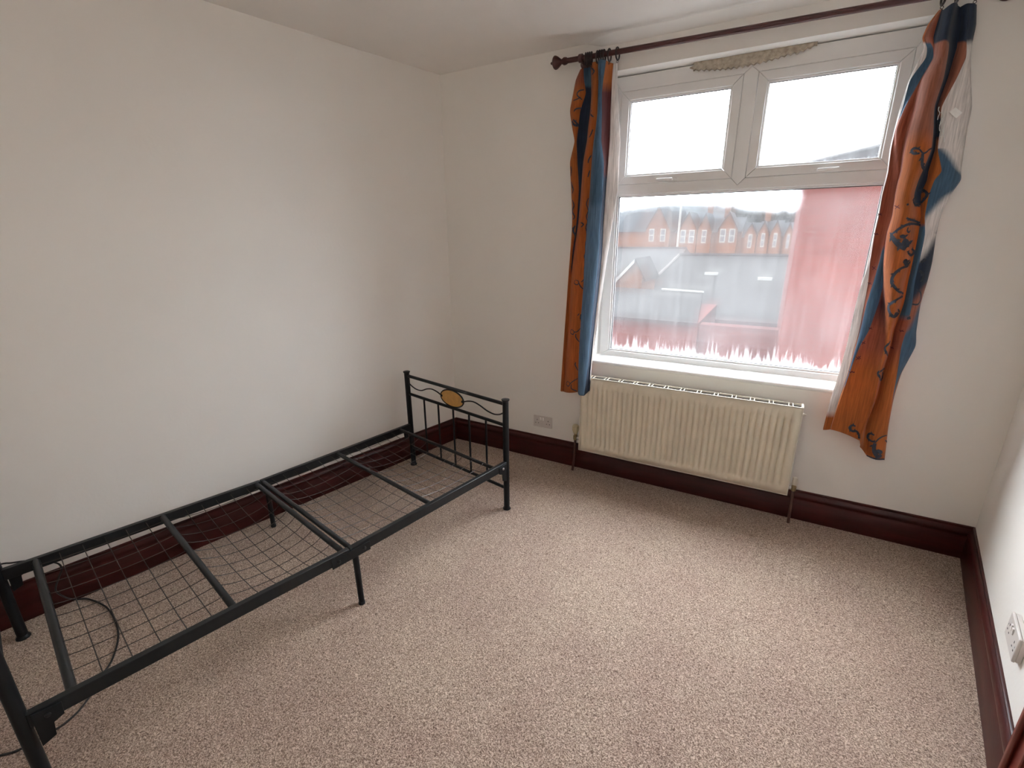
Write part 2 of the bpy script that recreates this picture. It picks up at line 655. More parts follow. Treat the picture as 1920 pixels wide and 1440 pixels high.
ML = frame(A, uL, nL)      # x along the left wall from the window corner, y into the room
MR = frame(B, uR, nR)      # the same for the right wall
MB = frame(D, uB, nB)

OX0, OX1, OZ0, OZ1 = 1.125, 2.562, 0.79, 2.4174      # window opening
g = G()
g.box((-0.6, 0, -0.1), (OX0, 0.28, H + 0.15))
g.box((OX1, 0, -0.1), (W + 0.5, 0.28, H + 0.15))
g.box((OX0, 0, -0.1), (OX1, 0.28, OZ0))
g.box((OX0, 0, OZ1), (OX1, 0.28, H + 0.15))
struct('wall_window', g, WALL, label='off-white painted wall around the window')
g = G().box((-0.35, -0.2, -0.1), (4.5, 0, H + 0.15)).xf(ML)
struct('wall_left', g, WALL, label='plain off-white wall behind the bed frame')
DS0, DS1, DH = 1.445, 2.205, 1.98      # door opening along the right wall
g = G().box((-0.35, -0.2, -0.1), (DS0, 0, H + 0.15))
g.box((DS1, -0.2, -0.1), (3.8, 0, H + 0.15))
g.box((DS0, -0.2, DH), (DS1, 0, H + 0.15)).xf(MR)
struct('wall_right', g, WALL, label='off-white wall with the door')
g = G().box((-0.3, -0.2, -0.1), ((E_ - D).length + 0.3, 0, H + 0.15)).xf(MB)
struct('wall_back', g, WALL, label='plain off-white wall behind the camera')
g = G().box((-1.4, -4.3, -0.12), (3.6, 0.02, 0))
struct('floor', g, CARPET, label='mottled beige twist pile carpet')
g = G().box((-1.4, -4.3, H), (3.6, 0.28, H + 0.14))
struct('ceiling', g, CEIL, label='plain white ceiling')
# shallow plaster fillet where the ceiling meets the window wall
g = G()
xs = [1.02, 1.10, 1.2, 1.5, 1.9, 2.4, 3.04]
wd = [0.0, 0.055, 0.078, 0.066, 0.062, 0.066, 0.07]
vs, fs = [], []
for x, w in zip(xs, wd):
    vs += [(x, 0.0, H - 0.004 - 0.026 * min(1, w / 0.06)), (x, -w * 0.9, H - 0.010 * min(1, w / 0.06)), (x, -w - 0.004, H + 0.003), (x, 0.0, H + 0.003)]
n = len(xs)
for i in range(n - 1):
    for k in range(4):
        fs.append((i * 4 + k, i * 4 + (k + 1) % 4, (i + 1) * 4 + (k + 1) % 4, (i + 1) * 4 + k))
fs += [(3, 2, 1, 0), ((n - 1) * 4, (n - 1) * 4 + 1, (n - 1) * 4 + 2, (n - 1) * 4 + 3)]
g.add(vs, fs)
struct('trim_1', g, CEIL, label='uneven plaster strip along the ceiling above the window')

# ---------------------------------------------------------------- skirting boards
PROF = [(0.0, 0.0), (0.021, 0.0), (0.021, 0.118), (0.0175, 0.124), (0.0175, 0.130), (0.021, 0.136), (0.0205, 0.146), (0.015, 0.158), (0.0085, 0.165), (0.0085, 0.173), (0.004, 0.1765), (0.0, 0.1765)]


def line_hit(p, u, q, v):
    d = u.x * v.y - u.y * v.x
    t = ((q.x - p.x) * v.y - (q.y - p.y) * v.x) / d
    return p + u * t


def skirt(name, ends, label):
    """ends: two functions giving the plan point for an offset t"""
    g = G()
    k = len(PROF)
    vs = []
    for fn in ends:
        for t, z in PROF:
            p = fn(t)
            vs.append((p.x, p.y, z))
    fs = [(i, (i + 1) % k, k + (i + 1) % k, k + i) for i in range(k)] + [tuple(range(k)), tuple(range(2 * k - 1, k - 1, -1))]
    g.add(vs, fs)
    return struct(name, g, SKIRT, 0.0, label)


uW, nW = Vector((1, 0, 0)), Vector((0, -1, 0))
cAL = lambda t: line_hit(A + nW * t, uW, A + nL * t, uL)
cBR = lambda t: line_hit(B + nW * t, uW, B + nR * t, uR)
cD = lambda t: line_hit(A + nL * t, uL, D + nB * t, uB)
cE = lambda t: line_hit(B + nR * t, uR, D + nB * t, uB)
skirt('baseboard_window', (cAL, cBR), 'dark mahogany skirting board under the window and radiator')
skirt('baseboard_left', (cAL, cD), 'dark mahogany skirting board behind the bed frame')
skirt('baseboard_right', (cBR, lambda t: B + uR * (DS0 - 0.068) + nR * t), 'dark mahogany skirting board running to the door frame')
skirt('baseboard_far', (lambda t: B + uR * (DS1 + 0.068) + nR * t, cE), 'dark mahogany skirting board past the door')
skirt('baseboard_back', (cD, cE), 'dark mahogany skirting board behind the camera')

# ---------------------------------------------------------------- door in the right wall (its frame shows at the lower right)
door = root('door_1', B + uR * DS0)
tag(door, 'red-brown wooden door frame and panelled door', None, None, 'structure')


def arch(name, x0, x1, z0, z1, vertical=True):
    g = G()
    if vertical:
        out = x0 if name == 'a' else x1
    g.box((x0, 0, z0), (x1, 0.016, z1))
    return g


for x0, x1, o0, o1 in ((DS0 - 0.07, DS0, DS0 - 0.07, DS0 - 0.048), (DS1, DS1 + 0.07, DS1 + 0.048, DS1 + 0.07)):
    part('architrave', G().box((x0, 0, 0), (x1, 0.016, DH + 0.07)).xf(MR), DOORM, door, 0.003)
    part('architrave_moulding', G().box((o0, 0.0165, 0), (o1, 0.030, DH + 0.07)).xf(MR), DOORM, door, 0.006)
part('architrave', G().box((DS0, 0, DH), (DS1, 0.016, DH + 0.07)).xf(MR), DOORM, door, 0.003)
part('door_lining', G().box((DS0, -0.19, 0), (DS0 + 0.025, 0, DH)).xf(MR), DOORM, door)
part('door_lining', G().box((DS1 - 0.025, -0.19, 0), (DS1, 0, DH)).xf(MR), DOORM, door)
part('door_lining', G().box((DS0 + 0.025, -0.19, DH - 0.025), (DS1 - 0.025, 0, DH)).xf(MR), DOORM, door)
leaf = part('door_leaf', G().box((DS0 + 0.027, -0.05, 0.008), (DS1 - 0.027, -0.012, DH - 0.027)).xf(MR), DOORM, door, 0.002)
for (a, b, c, d) in ((0.12, 0.33, 0.2, 0.85), (0.40, 0.61, 0.2, 0.85), (0.12, 0.33, 1.05, 1.85), (0.40, 0.61, 1.05, 1.85)):
    part('door_panel', G().box((DS0 + a, -0.0115, c), (DS0 + b, -0.005, d)).xf(MR), DOORM, leaf, 0.003)
part('door_handle', G().path([MR @ Vector((DS0 + 0.1, -0.012, 1.0)), MR @ Vector((DS0 + 0.1, 0.03, 1.0)), MR @ Vector((DS0 + 0.2, 0.035, 1.0))], 0.008, 8), BRASS, leaf)

# ---------------------------------------------------------------- window
win = root('window_1', (1.848, 0.1, 0.79))
tag(win, 'white plastic window with two small misted top lights over one large pane', None, None, 'structure')
FL, FR, FB, FT = 1.140, 2.553, 0.806, 2.412          # frame outside
GX0, GX1, GZ0, GZ1 = 1.2105, 2.4865, 0.848, 1.779    # large glass, seen edge
TZ0, TZ1 = 1.795, 1.850                              # transom
HZ = 2.336                                           # under side of the head
JX0, JX1 = 1.196, 2.501
MX0, MX1 = 1.820, 1.888                              # mullion
e = 0.0006
yf, yb = 0.100, 0.165


def member(name, poly, y0=yf, y1=0.1175, bevel=0.003, mat=UPVC):
    return part(name, G().prism(poly, 'y', y0, y1), mat, win, bevel)


member('frame_jamb', [(FL, FB + e), (JX0, FB + 0.056 * 0.62 + e), (JX0, HZ - e), (FL, FT - e)])
member('frame_jamb', [(FR, FB + e), (FR, FT - e), (JX1, HZ - e), (JX1, FB + 0.056 * 0.62 + e)])
member('frame_head', [(FL, FT), (JX0, HZ), (MX0, HZ), ((MX0 + MX1) / 2, HZ + 0.03), (MX1, HZ), (JX1, HZ), (FR, FT)])
member('frame_bottom', [(FL, FB), (FR, FB), (JX1, FB + 0.0347), (JX0, FB + 0.0347)])
mxm = (MX0 + MX1) / 2
member('transom', [(JX0 + e, TZ0), (JX1 - e, TZ0), (JX1 - e, TZ1), (MX1, TZ1), (mxm, TZ1 - 0.034), (MX0, TZ1), (JX0 + e, TZ1)])
member('mullion', [(mxm, TZ1 - 0.033), (MX1 - e, TZ1 + e), (MX1 - e, HZ - e), (mxm, HZ + 0.029), (MX0 + e, HZ - e), (MX0 + e, TZ1 + e)], yf - 0.0015)


part('frame_core', G().box((FL + 0.001, 0.118, FB + 0.001), (JX0 - 0.001, yb + 0.02, FT - 0.001)).box((JX1 + 0.001, 0.118, FB + 0.001), (FR - 0.001, yb + 0.02, FT - 0.001)).box((FL + 0.001, 0.118, HZ + 0.001), (FR - 0.001, yb + 0.02, FT - 0.002))
     .box((FL + 0.001, 0.118, FB + 0.002), (FR - 0.001, yb + 0.02, FB + 0.032)).box((FL + 0.002, 0.118, TZ0 + 0.002), (FR - 0.002, yb + 0.02, TZ1 - 0.002)).box((MX0 + 0.001, 0.118, TZ0 + 0.002), (MX1 - 0.001, yb + 0.02, FT - 0.002)), SEALG, win)


def picture_frame(names, x0, x1, z0, z1, w, y0, y1, parent, mat=UPVC, bevel=0.002, gap=0.0006):
    """four mitred members"""
    P = [[(x0, z0), (x1, z0), (x1 - w, z0 + w), (x0 + w, z0 + w)], [(x1, z0), (x1, z1), (x1 - w, z1 - w), (x1 - w, z0 + w)],
         [(x1, z1), (x0, z1), (x0 + w, z1 - w), (x1 - w, z1 - w)], [(x0, z1), (x0, z0), (x0 + w, z0 + w), (x0 + w, z1 - w)]]
    for q in P:
        c = Vector((sum(p[0] for p in q) / 4, sum(p[1] for p in q) / 4))
        q2 = []
        for p in q:
            d = Vector(p) - c
            horizontal = abs(q[0][1] - q[1][1]) < 1e-6
            q2.append((p[0] - (math.copysign(gap, d.x) if horizontal else 0), p[1] - (0 if horizontal else math.copysign(gap, d.y))))
        part(names, G().prism(q2, 'y', y0, y1), mat, parent, bevel)


# beads round the large pane
picture_frame('glazing_bead', JX0, JX1, FB + 0.0347, TZ0, 0.0115, yf + 0.007, 0.1275, win)
picture_frame('glazing_seal', JX0 + 0.0115, JX1 - 0.0115, FB + 0.0462, TZ0 - 0.0115, 0.003, yf + 0.014, 0.1275, win, SEAL, 0.0)


def pane(name, x0, x1, z0, z1, y, mat, parent):
    o = part(name, G().box((x0, y, z0), (x1, y + 0.004, z1)), mat, parent)
    # origin of the pane at its lower left corner so that the mist is laid out in the pane's own measure
    off = Vector((x0, y, z0)) - Vector(win.location) - Vector(parent.location if parent is not win else (0, 0, 0))
    for v in o.data.vertices:
        v.co -= off
    o.location = off
    return o


o = pane('glass_pane', JX0 + 0.002, JX1 - 0.002, FB + 0.036, TZ0 - 0.002, 0.128, GLASS_LOW, win)
o['label'] = 'large misted pane with water runs along its foot'

for i, (x0, x1, hx, hs) in enumerate(((JX0 + 0.001, MX0 - 0.001, 1.515, -1), (MX1 + 0.001, JX1 - 0.001, 2.21, 1))):
    zz0, zz1 = TZ1 + 0.001, HZ - 0.001
    c_ = 0.042
    s = part('sash', G().box((x0 + 0.001, 0.118, zz0 + 0.001), (x0 + c_, yb, zz1 - 0.001)).box((x1 - c_, 0.118, zz0 + 0.001), (x1 - 0.001, yb, zz1 - 0.001))
             .box((x0 + c_, 0.118, zz0 + 0.001), (x1 - c_, yb, zz0 + c_)).box((x0 + c_, 0.118, zz1 - c_), (x1 - c_, yb, zz1 - 0.001)), SEALG, win)
    picture_frame('sash_member', x0, x1, zz0, zz1, 0.044, yf - 0.003, 0.1175, s, UPVC, 0.003)
    picture_frame('glazing_bead', x0 + 0.044, x1 - 0.044, zz0 + 0.044, zz1 - 0.044, 0.009, yf + 0.005, 0.1235, s)
    picture_frame('glazing_seal', x0 + 0.053, x1 - 0.053, zz0 + 0.053, zz1 - 0.053, 0.0022, yf + 0.012, 0.1235, s, SEALG, 0.0)
    pane('glass_pane', x0 + 0.042, x1 - 0.042, zz0 + 0.042, zz1 - 0.042, 0.124, GLASS_UP, s)
    # lever fastener on the bottom member
    hz = zz0 + 0.014
    part('window_handle', G().box((hx - 0.03, yf - 0.007, hz - 0.006), (hx + 0.03, yf - 0.0032, hz + 0.006)), UPVC, s, 0.002)
    part('handle_lever', G().path([(hx, yf - 0.006, hz), (hx, yf - 0.017, hz), (hx + hs * 0.085, yf - 0.019, hz + 0.003)], [0.007, 0.0065, 0.0045], 8), UPVC, s)
# filler that has crumbled away above the frame
g = G()
top, bot = [], []
xs = [1.575 + 0.013 * i for i in range(43)]
for i, x in enumerate(xs):
    t = (x - xs[0]) / (xs[-1] - xs[0])
    zb = 2.385 - 0.020 * math.sin(math.pi * min(1, t * 1.25)) + (0.0045 if i % 2 else -0.0035)
    if t > 0.86: zb += (t - 0.86) * 0.16
    bot.append((x, zb))
    top.append((x, 2.4165))
part('crumbling_filler', G().prism(bot + top[::-1], 'y', 0.078, 0.099), FILL, win, 0.0, angle=20)
part('crumbling_filler', G().prism([(1.555, 2.398), (1.60, 2.380), (1.63, 2.392), (1.60, 2.414)], 'y', 0.084, 0.099), FILL, win)
# plaster sill with a rounded nose
poly = [(0.10, 0.7895), (0.10, 0.8065), (0.06, 0.803), (0.01, 0.7955), (-0.004, 0.7925), (-0.0125, 0.787), (-0.0155, 0.779), (-0.0125, 0.771), (-0.004, 0.767), (-0.0005, 0.766), (-0.0005, 0.7895)]
part('window_sill', G().prism(poly, 'x', OX0 - 0.012, OX1 + 0.012), TRIMW, win, 0.0, angle=60)

# ================================================================ curtain pole
def rod_z(x):
    return 2.486 - 0.0164 * (x - 0.836)


RY = -0.08
rod = root('curtain_pole', (1.82, RY, 2.46))
tag(rod, 'long dark wooden curtain pole with a turned finial above the window', 'curtain pole')
part('pole', G().tube((0.925, RY, rod_z(0.925)), (2.80, RY, rod_z(2.80)), 0.0132, 18), POLE, rod)
FIN = [(0.0, 0.016), (0.008, 0.0185), (0.018, 0.019), (0.026, 0.0135), (0.034, 0.0125), (0.042, 0.019), (0.052, 0.0265), (0.062, 0.0325), (0.070, 0.034), (0.076, 0.030), (0.082, 0.020), (0.086, 0.009), (0.090, 0.0075), (0.095, 0.0065), (0.098, 0.003)]
part('finial', G().lathe(FIN, (0.930, RY, rod_z(0.93)), (-1, 0, 0.016)), POLE, rod)
part('finial', G().lathe(FIN, (2.795, RY, rod_z(2.795)), (1, 0, -0.016)), POLE, rod)
for bx in (1.012, 2.735):
    b = part('bracket', G().lathe([(0, 0.028), (0.008, 0.030), (0.014, 0.024), (0.022, 0.016), (0.045, 0.013), (0.078, 0.013)], (bx, -0.0005, rod_z(bx) - 0.006), (0, -1, 0)), POLE, rod)
    part('bracket_cup', G().lathe([(-0.012, 0.018), (-0.009, 0.0205), (0.009, 0.0205), (0.012, 0.018)], (bx, RY, rod_z(bx)), (1, 0, 0)), POLE, b)


def ring(x, tilt, label, group=None):
    c = Vector((x, RY, rod_z(x) - 0.0085))
    g = G().torus(c, 0.0275, 0.0042, (1, tilt, 0.0), 26, 8)
    g.torus(c + Vector((0, 0, -0.036)), 0.005, 0.0013, (0, 1, 0), 10, 5)
    o = solo('curtain_ring', g, RINGM)
    return tag(o, label, 'curtain ring', group)


for i, w in enumerate(('first of the four curtain rings bunched at the pole bracket, touching it', 'second of the four curtain rings bunched at the pole bracket',
                       'third of the four curtain rings bunched at the pole bracket', 'last of the four curtain rings bunched at the pole bracket, on the window side')):
    ring(1.040 + 0.011 * i, 0.25, w, 'curtain rings on the pole')
for i, w in enumerate(('first curtain ring of the bunch above the blue fold, nearest the bracket', 'second curtain ring of the bunch above the blue fold',
                       'third curtain ring of the bunch above the blue fold', 'fourth curtain ring of the bunch above the blue fold, nearest the window')):
    ring(1.106 + 0.0125 * i, 0.1, w, 'curtain rings on the pole')
ring(1.172, 0.0, 'dark curtain ring between the bunch and the last ring on the left', 'curtain rings on the pole')
ring(1.216, -0.05, 'lone dark curtain ring farthest from the left finial, holding the lining edge', 'curtain rings on the pole')
ring(2.530, 0.1, 'dark curtain ring at the top edge above the peak of the right curtain', 'curtain rings on the pole')
ring(2.572, 0.0, 'dark curtain ring holding the middle peak of the right curtain', 'curtain rings on the pole')
ring(2.628, -0.1, 'dark curtain ring holding the outer corner of the right curtain', 'curtain rings on the pole')

# ================================================================ curtains
TONES = {'o': (0.44, 0.125, 0.030), 'r': (0.33, 0.090, 0.050), 'b': (0.072, 0.140, 0.222), 'c': (0.125, 0.215, 0.325), 'n': (0.022, 0.036, 0.068),  # the paler blue has window light painted in
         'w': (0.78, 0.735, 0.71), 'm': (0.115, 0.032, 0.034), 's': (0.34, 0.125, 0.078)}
L_ROWS=[[[1.0,-0.0552,2.4369],[1.0152,-0.047,2.4443],[1.0565,-0.043,2.4542],[1.1091,-0.08,2.4512],[1.1604,-0.1,2.4452],[1.187,-0.055,2.4383],[1.2038,-0.035,2.4434]],[[0.9769,-0.0562,2.3914],[1.0211,-0.0482,2.387],[1.0618,-0.0442,2.3821],[1.1168,-0.0812,2.3654],[1.1509,-0.1012,2.3558],[1.1845,-0.0562,2.3617],[1.2091,-0.0362,2.363]],[[0.9637,-0.0576,2.3278],[1.0338,-0.0496,2.3203],[1.0658,-0.0456,2.3169],[1.1183,-0.0826,2.3018],[1.1472,-0.1026,2.2936],[1.186,-0.0576,2.2984],[1.2149,-0.0376,2.299]],[[0.9479,-0.0594,2.2418],[1.0062,-0.0514,2.2364],[1.0651,-0.0474,2.2303],[1.1204,-0.0844,2.2166],[1.1522,-0.1044,2.2089],[1.1866,-0.0594,2.2136],[1.2252,-0.0394,2.213]],[[0.9645,-0.0612,2.153],[0.9972,-0.0532,2.1509],[1.0569,-0.0492,2.1454],[1.1147,-0.0862,2.1332],[1.1557,-0.1062,2.1255],[1.189,-0.0612,2.1297],[1.237,-0.0412,2.1281]],[[0.9807,-0.0626,2.0798],[0.9906,-0.0546,2.08],[1.0528,-0.0506,2.0749],[1.106,-0.0876,2.0645],[1.1585,-0.1076,2.0567],[1.1903,-0.0626,2.0605],[1.2448,-0.0426,2.0584]],[[0.9586,-0.0648,1.972],[1.0003,-0.0568,1.9699],[1.0366,-0.0528,1.9676],[1.101,-0.0898,1.9585],[1.1782,-0.1098,1.9505],[1.1877,-0.0648,1.955],[1.246,-0.0448,1.953]],[[0.9711,-0.0675,1.8269],[1.015,-0.0595,1.8252],[1.0288,-0.0555,1.8248],[1.0984,-0.0925,1.8186],[1.1802,-0.1125,1.8129],[1.1838,-0.0675,1.8161],[1.2493,-0.0475,1.8143]],[[0.9857,-0.0718,1.6446],[1.0098,-0.0638,1.6443],[1.0202,-0.0598,1.6441],[1.0898,-0.0968,1.6419],[1.178,-0.1168,1.6396],[1.181,-0.0718,1.6405],[1.2298,-0.0518,1.6399]],[[0.9809,-0.0789,1.4531],[0.9916,-0.0709,1.4529],[1.0005,-0.0669,1.4529],[1.0852,-0.1039,1.4551],[1.1801,-0.1239,1.4568],[1.183,-0.0789,1.4552],[1.2104,-0.0589,1.4548]],[[0.974,-0.0859,1.2539],[0.9814,-0.0779,1.2535],[0.9887,-0.0739,1.2534],[1.0873,-0.1109,1.2612],[1.1702,-0.1309,1.2667],[1.1758,-0.0884,1.2629],[1.1947,-0.0701,1.262]],[[0.9682,-0.0927,1.0535],[0.9777,-0.0847,1.053],[0.987,-0.0807,1.0531],[1.0803,-0.1177,1.0659],[1.16,-0.1377,1.0751],[1.1682,-0.1027,1.0703],[1.1831,-0.0894,1.0694]],[[0.9568,-0.1002,0.7727],[0.9666,-0.0922,0.7721],[0.9762,-0.0882,0.7723],[1.0792,-0.1252,0.7937],[1.1505,-0.1452,0.8072],[1.1611,-0.119,0.8023],[1.1648,-0.1115,0.801]],[[0.9504,-0.1048,0.578],[0.9587,-0.0969,0.5732],[0.9686,-0.093,0.5717],[1.0828,-0.13,0.5986],[1.133,-0.15,0.5871],[1.1563,-0.1287,0.6151],[1.1601,-0.1245,0.6162]]]
R_ROWS=[[[2.5251,-0.0674,2.4099],[2.5272,-0.0737,2.4091],[2.5288,-0.0834,2.4073],[2.531,-0.0857,2.4096],[2.5344,-0.1043,2.3975],[2.5696,-0.1012,2.4141],[2.5883,-0.0769,2.4048],[2.6097,-0.0885,2.4087],[2.6376,-0.066,2.4056]],[[2.5012,-0.0638,2.3688],[2.5036,-0.0716,2.3659],[2.5138,-0.0841,2.3601],[2.5253,-0.0873,2.357],[2.5353,-0.1107,2.3477],[2.5686,-0.1107,2.3415],[2.601,-0.0755,2.3466],[2.621,-0.0919,2.3377],[2.6514,-0.0599,2.3422]],[[2.492,-0.0604,2.3257],[2.496,-0.0697,2.3222],[2.5095,-0.0848,2.3154],[2.5228,-0.0885,2.3119],[2.5338,-0.1166,2.3016],[2.5689,-0.1166,2.2954],[2.6044,-0.0744,2.3018],[2.6256,-0.0941,2.2922],[2.6541,-0.0557,2.2986]],[[2.5034,-0.0595,2.2868],[2.5125,-0.0695,2.2825],[2.5309,-0.0855,2.2748],[2.5355,-0.0895,2.2729],[2.5343,-0.1195,2.2646],[2.5745,-0.1195,2.2579],[2.6073,-0.0745,2.2651],[2.6333,-0.0955,2.2548],[2.6559,-0.0545,2.2627]],[[2.4968,-0.0605,2.25],[2.5149,-0.0705,2.2444],[2.5377,-0.0865,2.2365],[2.5393,-0.0905,2.2352],[2.5368,-0.1205,2.2275],[2.5772,-0.1205,2.2211],[2.6051,-0.0755,2.2287],[2.6378,-0.0965,2.2178],[2.6622,-0.0555,2.225]],[[2.4781,-0.0625,2.1756],[2.4804,-0.0725,2.1729],[2.5121,-0.0885,2.1645],[2.515,-0.0925,2.1631],[2.5141,-0.1225,2.1561],[2.5792,-0.1225,2.1468],[2.6005,-0.0775,2.1545],[2.6237,-0.0985,2.1462],[2.6783,-0.0575,2.1482]],[[2.4682,-0.065,2.0776],[2.4743,-0.075,2.0748],[2.4813,-0.091,2.0708],[2.5006,-0.095,2.0676],[2.5141,-0.125,2.06],[2.5715,-0.125,2.053],[2.5894,-0.08,2.0599],[2.5996,-0.101,2.0544],[2.7021,-0.06,2.0502]],[[2.4635,-0.067,1.9965],[2.4659,-0.077,1.9945],[2.4676,-0.093,1.9917],[2.4927,-0.097,1.9884],[2.5083,-0.127,1.9817],[2.5838,-0.127,1.9738],[2.6038,-0.082,1.9794],[2.6105,-0.103,1.9751],[2.7054,-0.062,1.9722]],[[2.4623,-0.069,1.913],[2.4649,-0.079,1.9114],[2.4796,-0.095,1.908],[2.4975,-0.099,1.9059],[2.5079,-0.129,1.9009],[2.593,-0.129,1.8936],[2.6132,-0.084,1.898],[2.6181,-0.105,1.8947],[2.7121,-0.064,1.8923]],[[2.469,-0.0698,1.8271],[2.4715,-0.0798,1.8259],[2.5013,-0.0958,1.8223],[2.5101,-0.0998,1.8213],[2.5112,-0.1298,1.8181],[2.5813,-0.1298,1.8134],[2.6088,-0.0848,1.8162],[2.6471,-0.1058,1.8114],[2.7193,-0.0648,1.8108]],[[2.4688,-0.0696,1.7881],[2.4713,-0.0796,1.7871],[2.5051,-0.0956,1.7837],[2.5101,-0.0996,1.783],[2.5095,-0.1296,1.7804],[2.5747,-0.1296,1.7766],[2.6111,-0.0846,1.7784],[2.6321,-0.1056,1.7753],[2.7256,-0.0646,1.7735]],[[2.4665,-0.0694,1.7288],[2.4691,-0.0793,1.7281],[2.5098,-0.0953,1.7251],[2.512,-0.0993,1.7248],[2.5095,-0.1294,1.7229],[2.5717,-0.1294,1.7201],[2.603,-0.0844,1.7216],[2.6261,-0.1054,1.7191],[2.7065,-0.0644,1.7182]],[[2.4696,-0.069,1.6388],[2.4722,-0.0789,1.6384],[2.5153,-0.0949,1.6368],[2.5176,-0.0989,1.6366],[2.5151,-0.129,1.6357],[2.587,-0.129,1.6338],[2.6204,-0.084,1.6343],[2.6292,-0.105,1.6335],[2.691,-0.064,1.6331]],[[2.4687,-0.0686,1.5581],[2.4714,-0.0786,1.5581],[2.5102,-0.0946,1.5578],[2.5131,-0.0986,1.5578],[2.511,-0.1286,1.5578],[2.593,-0.1286,1.5571],[2.6268,-0.0836,1.5568],[2.6447,-0.1046,1.5566],[2.6917,-0.0636,1.5562]],[[2.4732,-0.0681,1.4397],[2.477,-0.0781,1.4402],[2.5085,-0.0941,1.4415],[2.5235,-0.0981,1.442],[2.521,-0.1281,1.4433],[2.604,-0.1281,1.4447],[2.6301,-0.0831,1.443],[2.6491,-0.1041,1.4443],[2.7013,-0.0631,1.4433]],[[2.4633,-0.0677,1.3417],[2.4864,-0.0777,1.3434],[2.5035,-0.0937,1.3454],[2.5393,-0.0977,1.3471],[2.5385,-0.1277,1.3496],[2.6033,-0.1277,1.3521],[2.6315,-0.0827,1.3494],[2.6508,-0.1037,1.3519],[2.7017,-0.0627,1.3503]],[[2.4582,-0.0673,1.2408],[2.49,-0.0773,1.244],[2.496,-0.0933,1.2463],[2.5387,-0.0973,1.2494],[2.5603,-0.1273,1.2543],[2.6102,-0.1273,1.2573],[2.6347,-0.0823,1.2532],[2.66,-0.1033,1.2573],[2.6984,-0.0623,1.2546]],[[2.4575,-0.0668,1.111],[2.492,-0.0768,1.1157],[2.495,-0.0928,1.1188],[2.5253,-0.0968,1.1221],[2.5851,-0.1268,1.1326],[2.6045,-0.1268,1.1343],[2.6244,-0.0818,1.1282],[2.6629,-0.1028,1.1352],[2.7075,-0.0618,1.132]],[[2.4563,-0.0665,1.0307],[2.489,-0.0765,1.0362],[2.491,-0.0925,1.0397],[2.505,-0.0965,1.042],[2.5951,-0.1265,1.0576],[2.6108,-0.1265,1.0592],[2.6269,-0.0815,1.0517],[2.66,-0.1025,1.0595],[2.7184,-0.0615,1.0572]],[[2.4489,-0.066,0.8923],[2.4845,-0.076,0.8997],[2.4846,-0.092,0.9038],[2.4872,-0.096,0.9052],[2.591,-0.126,0.9269],[2.605,-0.126,0.9288],[2.6212,-0.081,0.9194],[2.6688,-0.102,0.9312],[2.6929,-0.061,0.9239]],[[2.4368,-0.0655,0.7475],[2.4723,-0.0755,0.7565],[2.4724,-0.0915,0.7616],[2.4751,-0.0955,0.7633],[2.5989,-0.1255,0.7932],[2.605,-0.1255,0.7942],[2.6193,-0.0805,0.7825],[2.6759,-0.1015,0.7984],[2.6883,-0.0605,0.7876]],[[2.4322,-0.065,0.5982],[2.4617,-0.075,0.6077],[2.4619,-0.091,0.6137],[2.4659,-0.095,0.6159],[2.5864,-0.125,0.6508],[2.5916,-0.125,0.6518],[2.6048,-0.08,0.6378],[2.6832,-0.101,0.661],[2.6948,-0.06,0.6482]],[[2.4328,-0.065,0.5801],[2.4618,-0.075,0.5927],[2.4622,-0.091,0.5979],[2.4665,-0.095,0.5982],[2.5846,-0.125,0.5755],[2.5916,-0.125,0.542],[2.6317,-0.08,0.4876],[2.7008,-0.101,0.4878],[2.7126,-0.06,0.4724]]]
